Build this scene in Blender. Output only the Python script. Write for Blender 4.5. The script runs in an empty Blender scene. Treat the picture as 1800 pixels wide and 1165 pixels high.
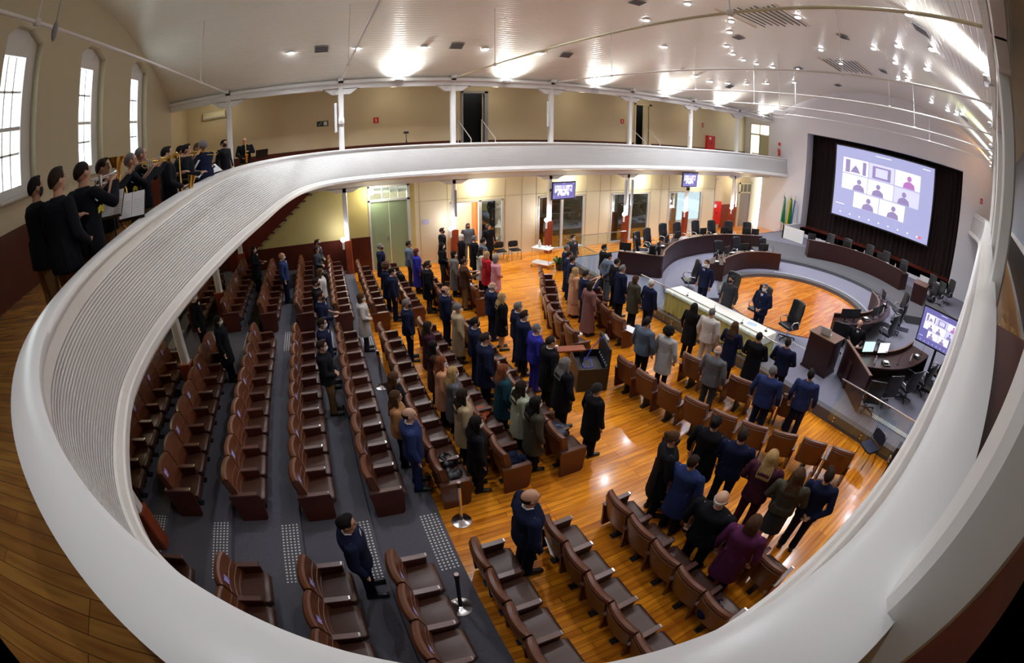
import bpy, bmesh, math, random
from math import sin, cos, pi, radians, sqrt, atan2, hypot
from mathutils import Vector, Matrix
rnd = random.Random(7)
SC = bpy.context.scene
COL = SC.collection

# ---------------------------------------------------------------- camera (fisheye lens held over the gallery rail)
cam_d = bpy.data.cameras.new('camera'); cam = bpy.data.objects.new('camera', cam_d); COL.objects.link(cam); SC.camera = cam
cam_d.type = 'PANO'; cam_d.panorama_type = 'FISHEYE_LENS_POLYNOMIAL'
cam_d.sensor_fit = 'HORIZONTAL'; cam_d.sensor_width = 36.0
cam_d.fisheye_fov = radians(186)
cam_d.fisheye_polynomial_k0 = 0.0
KPOLY = [0.06245847524794813, 0.00025842925658357634, -2.8926328388247653e-05, 1.9919635346592472e-06]
cam_d.fisheye_polynomial_k1, cam_d.fisheye_polynomial_k2, cam_d.fisheye_polynomial_k3, cam_d.fisheye_polynomial_k4 = [-k for k in KPOLY]
cam_d.shift_x = (900 - 866.66) / 1800.0
cam_d.shift_y = -(582.5 - 467.18) / 1165.0
cam_d.clip_start = 0.02; cam_d.clip_end = 300
_R = [[0.9276101029458097, -0.3735492807387068, -0.0006570939500522575], [0.11577497163643141, 0.2858229681321091, 0.9512630481789646], [0.3551558148974163, 0.8824772890832637, -0.30837993027563576]]
_m = Matrix(((_R[0][0], _R[1][0], -_R[2][0]), (_R[0][1], _R[1][1], -_R[2][1]), (_R[0][2], _R[1][2], -_R[2][2])))
cam.matrix_world = Matrix.Translation((-0.893, -18.082, 6.004)) @ _m.to_4x4()

# ---------------------------------------------------------------- world, exposure
W = bpy.data.worlds.new('world'); SC.world = W; W.use_nodes = True
_n = W.node_tree.nodes; _bg = _n['Background']; _bg.inputs[0].default_value = (0.86, 0.93, 1.0, 1); _bg.inputs[1].default_value = 1.7
VS = SC.view_settings; VS.view_transform = 'Standard'; VS.look = 'None'; VS.gamma = 1; VS.use_curve_mapping = False
VS.exposure = 1.35
try:
    SC.cycles.max_bounces = 7; SC.cycles.diffuse_bounces = 4; SC.cycles.glossy_bounces = 3; SC.cycles.transmission_bounces = 6
    SC.cycles.transparent_max_bounces = 8; SC.cycles.sample_clamp_indirect = 4.0; SC.cycles.caustics_reflective = False; SC.cycles.caustics_refractive = False
    SC.cycles.use_light_tree = True
except Exception: pass

def light(name, kind, loc, power, color=(1, 1, 1), rot=None, size=.2, spot=None, blend=.6, sy=None):
    d = bpy.data.lights.new(name, kind); d.energy = power; d.color = color
    if kind == 'AREA':
        d.size = size
        if sy: d.shape = 'RECTANGLE'; d.size_y = sy
    else: d.shadow_soft_size = size
    if kind == 'SPOT': d.spot_size = radians(spot); d.spot_blend = blend
    o = bpy.data.objects.new(name, d); o.location = loc
    if rot: o.rotation_euler = rot
    COL.objects.link(o); return o
def vault(y):
    return 10.55 - (17.87 - sqrt(max(0.1, 17.87**2 - (y + 9.2)**2)))
COOL = (0.93, 0.95, 1.0); WARM = (1.0, 0.86, 0.62)
DOWN = [(-1.91,-1.99),(.48,-1.97),(2.91,-1.97),(5.29,-2.0),(7.64,-1.99),(9.98,-5.73),(12.48,-4.01),(9.92,-7.93),(15.12,-2.44),(12.33,-7.9),(13.4,-6.95),(14.82,-5.63),(15.93,-5.12),(17.01,-4.94),(18.06,-5.02),(19.21,-5.33),(20.36,-6.3),(12.17,-11.01),(16.95,-9.53),(16.41,-2.19),(17.79,-2.06),(19.01,-2.31),(20.31,-2.72),(21.47,-3.44),(22.77,-4.67),(19.4,-9.5),(14.4,-13.15),(11.97,-14.85),(9.44,-16.52),(15.49,-13.76),(13.03,-15.65),(16.34,-14.0),(17.54,-13.87),(18.63,-13.51),(19.92,-12.66),(21.82,-14.23),(20.49,-15.43),(19.3,-16.07),(17.3,-16.6),(5.0,-16.4),(2.6,-16.4),(.2,-16.4),(-2.2,-16.4),(7.4,-16.4),(-1.5,-9.2),(2.5,-9.2),(6.5,-10.6)]  # near-side row over the seats is added; last three spots have no fittings
for i, (x, y) in enumerate(DOWN):
    light('ceiling_spot', 'SPOT', (x, y, vault(y) - .12), 40 if (y < -16 and x < 9) else (190 if x < 3 else 125) if x < 9 else 95, COOL, size=.07, spot=125, blend=.8)
# uplights standing on the two long beams (their housings are built further down)
UPX = [-2.3, .5+1.8, 6.9, 11.5, 16.1, 20.7, 25.2]

# ---------------------------------------------------------------- helpers
_mats = {}
def _nt(name):
    m = bpy.data.materials.new(name); m.use_nodes = True
    nt = m.node_tree; b = nt.nodes['Principled BSDF']
    return m, nt, b
def mat(name, col, rough=.6, metal=0., var=.12, scale=6., bump=0., spec=.5, emit=None, coat=0., sheen=0.):
    if name in _mats: return _mats[name]
    m, nt, b = _nt(name); N = nt.nodes; L = nt.links
    b.inputs['Roughness'].default_value = rough; b.inputs['Metallic'].default_value = metal
    b.inputs['Specular IOR Level'].default_value = spec
    if coat: b.inputs['Coat Weight'].default_value = coat
    if sheen: b.inputs['Sheen Weight'].default_value = sheen
    tc = N.new('ShaderNodeTexCoord'); no = N.new('ShaderNodeTexNoise'); no.inputs['Scale'].default_value = scale; no.inputs['Detail'].default_value = 3
    L.new(tc.outputs['Object'], no.inputs['Vector'])
    r = N.new('ShaderNodeMix'); r.data_type = 'RGBA'
    c = Vector(col)
    r.inputs[6].default_value = (*(c * (1 - var)), 1); r.inputs[7].default_value = (*[min(1, v) for v in c * (1 + var)], 1)
    L.new(no.outputs['Fac'], r.inputs[0]); L.new(r.outputs[2], b.inputs['Base Color'])
    if bump:
        bp = N.new('ShaderNodeBump'); bp.inputs['Strength'].default_value = bump; bp.inputs['Distance'].default_value = .01
        n2 = N.new('ShaderNodeTexNoise'); n2.inputs['Scale'].default_value = scale * 14; L.new(tc.outputs['Object'], n2.inputs['Vector'])
        L.new(n2.outputs['Fac'], bp.inputs['Height']); L.new(bp.outputs[0], b.inputs['Normal'])
    if emit:
        b.inputs['Emission Color'].default_value = (*emit[0], 1); b.inputs['Emission Strength'].default_value = emit[1]
    _mats[name] = m; return m
def plank_mat(name, c1, c2, c3, rough=.16, wid=.11, ln=1.9, mort=.004):
    m, nt, b = _nt(name); N = nt.nodes; L = nt.links
    tc = N.new('ShaderNodeTexCoord'); br = N.new('ShaderNodeTexBrick')
    br.inputs['Scale'].default_value = 1.0; br.inputs['Brick Width'].default_value = ln; br.inputs['Row Height'].default_value = wid
    br.inputs['Mortar Size'].default_value = mort; br.inputs['Mortar Smooth'].default_value = .2; br.inputs['Bias'].default_value = -.15
    br.inputs['Color1'].default_value = (*c1, 1); br.inputs['Color2'].default_value = (*c2, 1); br.inputs['Mortar'].default_value = (*[v * .45 for v in c3], 1)
    br.offset = .37; br.offset_frequency = 3
    L.new(tc.outputs['Object'], br.inputs['Vector'])
    mp = N.new('ShaderNodeMapping'); mp.inputs['Scale'].default_value = (.9, 9, 1); L.new(tc.outputs['Object'], mp.inputs['Vector'])
    no = N.new('ShaderNodeTexNoise'); no.inputs['Scale'].default_value = 1.4; no.inputs['Detail'].default_value = 5; L.new(mp.outputs[0], no.inputs['Vector'])
    cr = N.new('ShaderNodeValToRGB'); cr.color_ramp.elements[0].position = .42; cr.color_ramp.elements[1].position = .72
    L.new(no.outputs['Fac'], cr.inputs[0])
    mx = N.new('ShaderNodeMix'); mx.data_type = 'RGBA'; mx.inputs[7].default_value = (*c3, 1)
    mu = N.new('ShaderNodeMath'); mu.operation = 'MULTIPLY'; mu.inputs[1].default_value = .75; L.new(cr.outputs[0], mu.inputs[0])
    L.new(mu.outputs[0], mx.inputs[0]); L.new(br.outputs['Color'], mx.inputs[6]); L.new(mx.outputs[2], b.inputs['Base Color'])
    b.inputs['Roughness'].default_value = rough; b.inputs['Specular IOR Level'].default_value = .5
    b.inputs['Coat Weight'].default_value = .2; b.inputs['Coat Roughness'].default_value = .08
    bp = N.new('ShaderNodeBump'); bp.inputs['Strength'].default_value = .15; bp.inputs['Distance'].default_value = .004
    n2 = N.new('ShaderNodeTexNoise'); n2.inputs['Scale'].default_value = 2.2; L.new(tc.outputs['Object'], n2.inputs['Vector'])
    L.new(n2.outputs['Fac'], bp.inputs['Height']); L.new(bp.outputs[0], b.inputs['Normal'])
    _mats[name] = m; return m
def slat_mat(name, col, pitch, axis, depth=.02, rough=.35, dark=.55):
    """painted metal slats: grooves every <pitch> metres along one object axis"""
    m, nt, b = _nt(name); N = nt.nodes; L = nt.links
    tc = N.new('ShaderNodeTexCoord'); sx = N.new('ShaderNodeSeparateXYZ'); L.new(tc.outputs['Object'], sx.inputs[0])
    d = N.new('ShaderNodeMath'); d.operation = 'DIVIDE'; d.inputs[1].default_value = pitch; L.new(sx.outputs['XYZ'.index(axis)], d.inputs[0])
    f = N.new('ShaderNodeMath'); f.operation = 'FRACT'; L.new(d.outputs[0], f.inputs[0])
    cr = N.new('ShaderNodeValToRGB'); e = cr.color_ramp.elements
    e[0].position = 0; e[0].color = (0, 0, 0, 1); e[1].position = .12; e[1].color = (1, 1, 1, 1)
    e2 = cr.color_ramp.elements.new(.9); e2.color = (1, 1, 1, 1); e3 = cr.color_ramp.elements.new(1.); e3.color = (0, 0, 0, 1)
    L.new(f.outputs[0], cr.inputs[0])
    mx = N.new('ShaderNodeMix'); mx.data_type = 'RGBA'; mx.inputs[6].default_value = (*[v * dark for v in col], 1); mx.inputs[7].default_value = (*col, 1)
    L.new(cr.outputs[0], mx.inputs[0]); L.new(mx.outputs[2], b.inputs['Base Color'])
    bp = N.new('ShaderNodeBump'); bp.inputs['Strength'].default_value = .5; bp.inputs['Distance'].default_value = depth
    L.new(cr.outputs[0], bp.inputs['Height']); L.new(bp.outputs[0], b.inputs['Normal'])
    b.inputs['Roughness'].default_value = rough
    _mats[name] = m; return m
def glass_mat(name, tint=(.8, .95, .9), rough=.02, alpha=.16):
    m = bpy.data.materials.new(name); m.use_nodes = True; N = m.node_tree.nodes; L = m.node_tree.links; N.clear()
    o = N.new('ShaderNodeOutputMaterial'); t = N.new('ShaderNodeBsdfTransparent'); g = N.new('ShaderNodeBsdfGlossy'); mx = N.new('ShaderNodeMixShader')
    t.inputs[0].default_value = (*tint, 1); g.inputs[0].default_value = (.9, 1, .97, 1); g.inputs['Roughness'].default_value = rough
    mx.inputs[0].default_value = alpha; L.new(t.outputs[0], mx.inputs[1]); L.new(g.outputs[0], mx.inputs[2]); L.new(mx.outputs[0], o.inputs[0])
    _mats[name] = m; return m
def emis(name, col, s):
    m = bpy.data.materials.new(name); m.use_nodes = True; N = m.node_tree.nodes; b = N['Principled BSDF']
    b.inputs['Base Color'].default_value = (*[v * .5 for v in col], 1); b.inputs['Emission Color'].default_value = (*col, 1); b.inputs['Emission Strength'].default_value = s
    _mats[name] = m; return m

class MB:
    def __init__(s): s.v = []; s.f = []
    def add(s, vs, fs, M=None):
        o = len(s.v); s.v += [tuple(M @ Vector(p)) for p in vs] if M else [tuple(p) for p in vs]
        s.f += [tuple(i + o for i in f) for f in fs]; return s
    def box(s, x0, x1, y0, y1, z0, z1, M=None):
        vs = [(x, y, z) for z in (z0, z1) for y in (y0, y1) for x in (x0, x1)]
        return s.add(vs, [(0, 2, 3, 1), (4, 5, 7, 6), (0, 1, 5, 4), (2, 6, 7, 3), (0, 4, 6, 2), (1, 3, 7, 5)], M)
    def prism(s, poly, a0, a1, ax='y', M=None):
        """closed polygon (2 coords) extruded along axis ax"""
        def P(p, a): return {'y': (p[0], a, p[1]), 'x': (a, p[0], p[1]), 'z': (p[0], p[1], a)}[ax]
        n = len(poly); vs = [P(p, a0) for p in poly] + [P(p, a1) for p in poly]
        fs = [tuple(range(n))[::-1], tuple(range(n, 2 * n))] + [(i, (i + 1) % n, n + (i + 1) % n, n + i) for i in range(n)]
        return s.add(vs, fs, M)
    def loft(s, rings, cap=True, close=True, M=None):
        n = len(rings[0]); vs = [p for r in rings for p in r]; fs = []
        for i in range(len(rings) - 1):
            for j in range(n if close else n - 1):
                k = (j + 1) % n; fs.append((i * n + j, i * n + k, (i + 1) * n + k, (i + 1) * n + j))
        if cap and close: fs += [tuple(range(n))[::-1], tuple(range((len(rings) - 1) * n, len(rings) * n))]
        return s.add(vs, fs, M)
    def tube(s, pts, r, n=8, cap=True, M=None):
        pts = [Vector(p) for p in pts]; rs = r if isinstance(r, (list, tuple)) else [r] * len(pts); rings = []; up = None
        for i, p in enumerate(pts):
            d = (pts[min(i + 1, len(pts) - 1)] - pts[max(i - 1, 0)]).normalized()
            if up is None: up = Vector((0, 0, 1)) if abs(d.z) < .9 else Vector((1, 0, 0))
            a = d.cross(up).normalized(); b = a.cross(d).normalized(); up = b
            rings.append([p + (a * cos(2 * pi * j / n) + b * sin(2 * pi * j / n)) * rs[i] for j in range(n)])
        return s.loft(rings, cap, M=M)
    def cyl(s, c, r, z0, z1, n=16, r2=None, M=None):
        r2 = r if r2 is None else r2
        return s.loft([[(c[0] + q * cos(2 * pi * j / n), c[1] + q * sin(2 * pi * j / n), z) for j in range(n)] for q, z in ((r, z0), (r2, z1))], M=M)
    def lathe(s, prof, n=20, M=None, c=(0, 0)):
        return s.loft([[(c[0] + r * cos(2 * pi * j / n), c[1] + r * sin(2 * pi * j / n), z) for j in range(n)] for r, z in prof], M=M)
    def ell(s, c, r, nu=14, nv=9, M=None, z0=-1., z1=1.):
        rings = []
        for i in range(nv + 1):
            t = z0 + (z1 - z0) * i / nv; a = math.asin(max(-.999, min(.999, sin(t * pi / 2))))
            rings.append([(c[0] + r[0] * cos(a) * cos(2 * pi * j / nu), c[1] + r[1] * cos(a) * sin(2 * pi * j / nu), c[2] + r[2] * sin(a)) for j in range(nu)])
        return s.loft(rings, M=M)
    def mesh(s, name, smooth=None, bevel=0, seg=2):
        me = bpy.data.meshes.new(name); me.from_pydata(s.v, [], s.f); me.validate()
        bm = bmesh.new(); bm.from_mesh(me); bmesh.ops.remove_doubles(bm, verts=bm.verts, dist=1e-6)
        bmesh.ops.recalc_face_normals(bm, faces=bm.faces)
        if bevel: bmesh.ops.bevel(bm, geom=[e for e in bm.edges if len(e.link_faces) == 2 and e.calc_face_angle(0) > .5], offset=bevel, segments=seg, affect='EDGES', profile=.5)
        bm.to_mesh(me); bm.free()
        if smooth is not None:
            me.shade_smooth(); me.set_sharp_from_angle(angle=radians(smooth))
        return me
    def obj(s, name, m, parent=None, smooth=None, bevel=0, seg=2, loc=None, **kw):
        return put(s.mesh(name, smooth, bevel, seg), name, m, parent, loc=loc, **kw)
def put(me, name, m=None, parent=None, loc=None, rot=None, scale=None, **kw):
    o = bpy.data.objects.new(name, me)
    if m is not None:
        if not me.materials: me.materials.append(m)
        o.material_slots[0].link = 'OBJECT'; o.material_slots[0].material = m
    if loc: o.location = loc
    if rot: o.rotation_euler = rot
    if scale: o.scale = scale
    if parent: o.parent = parent
    for k, v in kw.items(): o[k] = v
    COL.objects.link(o); return o
def thing(name, label, cat, loc=(0, 0, 0), rz=0., group=None):
    o = bpy.data.objects.new(name, None); o.empty_display_size = .2; o.location = loc; o.rotation_euler = (0, 0, rz)
    o['label'] = label; o['category'] = cat
    if group: o['group'] = group
    COL.objects.link(o); return o
def tag(o, label, cat, group=None):
    o['label'] = label; o['category'] = cat
    if group: o['group'] = group
    return o
def struct(mb, name, m, **kw):
    o = mb.obj(name, m, **kw); o['kind'] = 'structure'; return o
def copy_tree(o, parent=None):
    c = o.copy(); COL.objects.link(c); c.parent = parent
    for ch in o.children: copy_tree(ch, c)
    return c
def text_mesh(txt, size, depth=.002):
    cu = bpy.data.curves.new('t', 'FONT'); cu.body = txt; cu.size = size; cu.extrude = depth; cu.align_x = 'CENTER'; cu.align_y = 'CENTER'
    o = bpy.data.objects.new('t', cu); COL.objects.link(o); bpy.context.view_layer.update()
    me = bpy.data.meshes.new_from_object(o.evaluated_get(bpy.context.evaluated_depsgraph_get())); bpy.data.objects.remove(o); return me

# ---------------------------------------------------------------- materials
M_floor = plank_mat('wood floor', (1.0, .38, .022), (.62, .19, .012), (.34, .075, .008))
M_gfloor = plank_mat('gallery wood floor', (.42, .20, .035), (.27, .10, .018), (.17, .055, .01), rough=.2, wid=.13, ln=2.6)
M_white = mat('white paint', (.82, .82, .81), .38, var=.03, scale=2)
M_whitegloss = mat('white gloss paint', (.80, .81, .82), .28, var=.02, scale=2)
M_cream = mat('cream wall paint', (.70, .60, .40), .65, var=.06, scale=.6)
M_creamlow = mat('pale cream panel', (.74, .68, .48), .55, var=.04, scale=.8)
M_endwall = mat('olive cream wall', (.60, .54, .38), .7, var=.05, scale=.5)
M_stagewall = mat('pale lilac white wall', (.78, .78, .86), .6, var=.02, scale=.6)
M_wood = mat('dark red brown wood', (.085, .018, .010), .32, var=.3, scale=3)
M_woodred = mat('red brown post wood', (.25, .045, .015), .35, var=.25, scale=4)
M_desk = mat('dark wenge desk wood', (.030, .007, .007), .35, var=.25, scale=3)
M_desktop = mat('desk edge wood', (.16, .09, .06), .4, var=.2, scale=5)
M_carpet = mat('dark grey carpet', (.11, .11, .135), .95, var=.25, scale=30, bump=.5)
M_carpet2 = mat('blue grey carpet', (.20, .20, .27), .95, var=.15, scale=30, bump=.5)
M_carpet3 = mat('mid grey carpet riser', (.10, .10, .115), .95, var=.15, scale=30, bump=.3)
M_leather = mat('brown leather', (.062, .022, .013), .42, var=.18, scale=9, spec=.8)
M_leatherback = mat('brown wood grain vinyl', (.105, .034, .014), .38, var=.3, scale=7)
M_armwood = mat('dark varnished arm wood', (.12, .05, .04), .36, var=.2, scale=6, spec=1.)
M_black = mat('black leather', (.012, .013, .018), .35, var=.2, scale=8)
M_blackpl = mat('black plastic', (.012, .012, .014), .45, var=.1)
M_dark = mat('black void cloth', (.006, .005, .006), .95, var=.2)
M_steel = mat('polished steel', (.72, .72, .75), .18, metal=1., var=.03)
M_grey = mat('grey paint', (.32, .33, .36), .5, var=.05)
M_alu = mat('aluminium frame', (.62, .64, .66), .35, var=.04)
M_glass = glass_mat('clear glass', tint=(.93, .98, .965), alpha=.06)
M_darkglass = glass_mat('door glass', tint=(.55, .6, .6), alpha=.28)
M_red = mat('fire red', (.62, .015, .012), .4, var=.05)
M_paper = mat('white paper', (.85, .86, .9), .8, var=.02)
M_glow = emis('lamp glow', (.93, .94, 1.), 22.)
M_glow2 = emis('wall lamp glow', (.9, .88, 1.), 5.)
M_strip = mat('tactile white stud', (.8, .8, .78), .4)

# ---------------------------------------------------------------- STRUCTURE
S = 4.6; YD = -18.4; XA = -7.26; XC = 27.3; GF = 4.26; RZ = 5.26
# floors
struct(MB().box(.13, 8.95, -21.5, 3.9, -.12, 0).box(8.95, XC, -1.95, 3.9, -.12, 0), 'floor', M_floor)
NOSE = [.13, -1.0, -2.15, -3.33, -4.52, -5.7, XA]
for k in range(6):
    struct(MB().box(NOSE[k + 1], NOSE[k], -21.5, .45, -.12, .15 * (k + 1)), 'floor_tier', M_carpet)
def tier(x):
    if x > .13: return 0. if x < 8.95 else .3
    for k in range(6):
        if x > NOSE[k + 1] - 1e-6: return .15 * (k + 1)
    return .9
# tactile stud strips on the step nosings of the two cross aisles
for k in range(6):
    for ya, yb in ((-14.35, -13.05), (-6.95, -5.65)):
        st = MB(); z = .15 * (k + 1)
        x0 = NOSE[k] - .05
        ny = int((yb - ya) / .062)
        for i in range(5):
            for j in range(ny):
                cx = x0 - .02 - i * .062; cy = ya + j * .062
                st.loft([[(cx + r * a, cy + r * b, z + h) for a, b in ((1, 0), (.5, .87), (-.5, .87), (-1, 0), (-.5, -.87), (.5, -.87))] for r, h in ((.02, 0), (.014, .006))])
        o = bpy.data.objects.new('tactile_strip', None); COL.objects.link(o); sb = st.obj('studs', M_strip, o); sb['kind'] = 'stuff'
        MB().box(x0 - .31, x0 + .01, ya - .03, ya + ny * .062, z, z + .002).obj('backing', M_carpet, o)
        tag(o, 'raised white stud strip, %s step %s, %s cross aisle' % (['lowest', 'second', 'third', 'fourth', 'fifth', 'top'][k], 'up from the wood floor' if k else 'beside the wood floor', 'near' if ya < -10 else 'far'), 'floor strip', 'tactile stud strips on the aisle steps')
# dais with kerb
CX, CY = 14.6, -10.4
def arc(r, a0, a1, n, cx=CX, cy=CY): return [(cx + r * cos(radians(a0 + (a1 - a0) * i / n)), cy + r * sin(radians(a0 + (a1 - a0) * i / n))) for i in range(n + 1)]
struct(MB().box(8.95, XC, -21.5, -1.95, 0, .28), 'floor_dais', M_carpet2)
struct(MB().box(8.90, 8.95, -21.5, -1.95, 0, .30).box(8.95, 9.12, -21.5, -1.90, .28, .30).box(9.1, XC, -1.95, -1.90, 0, .30), 'floor_dais_kerb', M_carpet3)
struct(MB().loft([[(x, y, z) for x, y in arc(3.12, 0, 360, 64)[:-1]] for z in (.28, .305)]), 'floor_disc', mat('disc wood floor', (.62, .2, .03), .2) if 0 else plank_mat('disc plank floor', (.72, .27, .045), (.52, .15, .02), (.28, .06, .01), wid=.13, ln=1.5))
def annulus(r0, r1, a0, a1, z0, z1, n=48):
    m = MB(); A = arc(r0, a0, a1, n); B = arc(r1, a0, a1, n)
    m.loft([[(A[i][0], A[i][1], z0), (B[i][0], B[i][1], z0), (B[i][0], B[i][1], z1), (A[i][0], A[i][1], z1)] for i in range(n + 1)]); return m
struct(annulus(3.13, 3.42, -62, 150, .28, .44), 'floor_ring_kerb', M_carpet3)
struct(annulus(3.42, 5.5, -62, 150, .28, .45), 'floor_ring', M_carpet2)
struct(annulus(5.5, 5.75, -50, 52, .28, .60), 'floor_platform_kerb', M_carpet3)
struct(annulus(5.75, 9.5, -50, 52, .28, .61), 'floor_platform', M_carpet3)
d = MB()
for i in range(150):
    a = radians(-60 + 110 * i / 150.); d.box(-.035, .035, -.012, .012, .455, .462, Matrix.Translation((CX + 3.5 * cos(a), CY + 3.5 * sin(a), 0)) @ Matrix.Rotation(a, 4, 'Z'))
_o = thing('tactile_strip', 'curved line of white dashes along the ring step round the wooden disc', 'floor strip'); d.obj('studs', M_strip, _o)['kind'] = 'stuff'; (lambda *a: 0)(0, 0, 'floor strip')
d = MB()
for i in range(34): d.box(11.35 + i * .0, 11.43, -11.2 - i * .075, -11.225 - i * .075, .283, .29)
_o = thing('tactile_strip', 'row of white dashes in the carpet between the cloth-covered table and the dark lectern desk', 'floor strip'); d.obj('studs', M_strip, _o)['kind'] = 'stuff'; (lambda *a: 0)(0, 0, 'floor strip')
d = MB()
for i in range(44): d.box(9.75, 9.95, -15.9 - i * .055, -15.93 - i * .055, .305, .312)
_o = thing('tactile_strip', 'comb of white dashes on the dais carpet behind the glass rail by the single chair', 'floor strip'); d.obj('studs', M_strip, _o)['kind'] = 'stuff'; (lambda *a: 0)(0, 0, 'floor strip')

# vaulted ceiling
ys = [.25 - i * (18.9) / 40 for i in range(41)]
m = MB(); m.loft([[(XA - .3, y, vault(y)) for y in ys] , [(XC + .3, y, vault(y)) for y in ys]], cap=False, close=False)
m.loft([[(XA - .3, y, vault(y) + .15) for y in ys] , [(XC + .3, y, vault(y) + .15) for y in ys]], cap=False, close=False)
ceil = struct(m, 'ceiling', slat_mat('ceiling slats', (.88, .88, .80), .14, 'Y', rough=.3, dark=.86), smooth=60)
# flat soffits over galleries
struct(MB().box(XA, XC, 0, 2.5, 7.92, 8.1).box(XA, XC, -21.6, YD, 7.92, 8.1), 'ceiling_gallery', M_endwall)

# wall A with three arched windows
WIN = [(-11.79, -10.77), (-8.08, -7.06), (-4.37, -3.35)]
def wall_a():
    m = MB(); edges = [-21.6]
    ops = [(a - .12, b + .42) for a, b in WIN]
    cur = -21.6; zt = lambda y: (vault(y) if YD < y < 0 else 8.0)
    def piece(y0, y1, z0, z1f):
        n = max(1, int((y1 - y0) / .4)); Y = [y0 + (y1 - y0) * i / n for i in range(n + 1)]
        poly = [(y, z0(y) if callable(z0) else z0) for y in Y] + [(y, z1f(y)) for y in reversed(Y)]
        m.prism(poly, XA - .45, XA, 'x')
    top = lambda y: zt(y) + .1
    for a, b in ops:
        piece(cur, a, .0, top)
        m.box(XA - .45, XA, a, b, .0, 6.0)
        c = (a + b) / 2; w = (b - a) / 2
        piece(a, b, lambda y: 9.05 + .30 * (1 - ((y - c) / w)**2), top)
        cur = b
    piece(cur, .02, .0, top)
    return m
struct(wall_a(), 'wall_end', M_endwall)
struct(MB().box(XA - .45, XA, .02, 2.6, 3.9, 8.1), 'wall_end_gallery', M_cream)
for i, (a, b) in enumerate(WIN):
    w = thing('window_%d' % (i + 1), '', 'window'); del w['label']; del w['category']; w['kind'] = 'structure'
    a2, b2 = a - .12, b + .42; fx = XA - .26
    MB().box(fx - .1, fx + .05, a2, a, 6.0, 9.2).box(fx - .1, fx + .05, b, b2, 6.0, 9.2).box(fx - .1, fx + .07, a, b, 8.74, 9.0).box(fx - .1, fx + .05, a, b, 6.0, 6.2).box(fx - .09, fx + .02, a, b, 7.28, 7.36).box(fx - .05, XA + .06, a2, b2, 5.94, 6.0).obj('frame', M_white, w, bevel=.01)
    g = MB()
    n = 3 if i == 0 else 2
    n = 3
    for j in range(1, n): y = a + (b - a) * j / n; g.box(fx - .07, fx - .02, y - .022, y + .022, 6.2, 8.74)
    for z in (6.83, 8.05): g.box(fx - .07, fx - .02, a, b, z - .022, z + .022)
    g.obj('glazing_bar', M_white, w)
    c = (a2 + b2) / 2; hw = (b2 - a2) / 2
    poly = [(a2, 8.98)] + [(b2, 8.98)] + [(c + hw * t, 9.05 + .3 * (1 - t * t)) for t in [1 - k * .2 for k in range(11)]]
    MB().prism(poly, fx - .02, fx + .03, 'x').obj('arched_head', M_whitegloss, w)
    MB().box(fx - .055, fx - .045, a, b, 6.2, 8.74).obj('pane', glass_mat('window glass', tint=(.97, 1., .98), alpha=.03) if 'window glass' not in _mats else _mats['window glass'], w)
# light from the tall windows and outside garden haze
bk = MB()
for a, b in WIN:
    pass

# wall B upper (behind gallery) with two dark doorways
yb = 2.4
def wall_b_upper():
    m = MB(); x = XA
    for x0, x1, zt in ((5.83, 6.9, 7.56), (16.2, 17.25, 7.5)):
        m.box(x, x0, yb, yb + .3, 4.0, 8.1).box(x0, x1, yb, yb + .3, zt, 8.1).box(x0, x1, yb, yb + .3, 4.0, 4.6); x = x1
    return m.box(x, XC + 2.6, yb, yb + .3, 4.0, 8.1)
struct(wall_b_upper(), 'wall_far_upper', M_cream)
struct(MB().box(XA, 5.7, yb - .03, yb, GF, 5.28).box(7.05, 16.1, yb - .03, yb, GF, 5.26).box(17.4, XC + 2.4, yb - .03, yb, GF, 5.24), 'baseboard_far', M_wood)
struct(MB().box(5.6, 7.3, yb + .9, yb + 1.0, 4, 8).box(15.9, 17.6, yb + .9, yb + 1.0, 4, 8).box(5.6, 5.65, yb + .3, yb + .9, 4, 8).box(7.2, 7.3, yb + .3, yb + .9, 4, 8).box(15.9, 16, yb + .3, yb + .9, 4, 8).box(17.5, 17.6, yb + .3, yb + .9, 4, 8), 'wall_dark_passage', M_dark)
for n, (x0, x1, zt) in enumerate(((5.83, 6.9, 7.56), (16.2, 17.25, 7.5))):
    d = bpy.data.objects.new('door_%d' % (n + 1), None); d['kind'] = 'structure'; COL.objects.link(d)
    MB().box(x0 - .1, x0, yb - .06, yb + .1, 4.6, zt + .1).box(x1, x1 + .18, yb - .06, yb + .1, 4.6, zt + .1).box(x0 - .1, x1 + .18, yb - .06, yb + .1, zt, zt + .1).obj('door_frame', M_grey if n == 0 else M_cream, d)
    if n == 1: MB().box(x1 - .45, x1 - .02, yb + .02, yb + .06, 4.6, zt).obj('door_leaf', M_cream, d)
    MB().box(x0 - .1, x1 + .1, yb - .9, yb, GF, GF + .17).box(x0 - .1, x1 + .1, yb - .6, yb, GF + .17, GF + .34).obj('step', M_wood, d)
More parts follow.
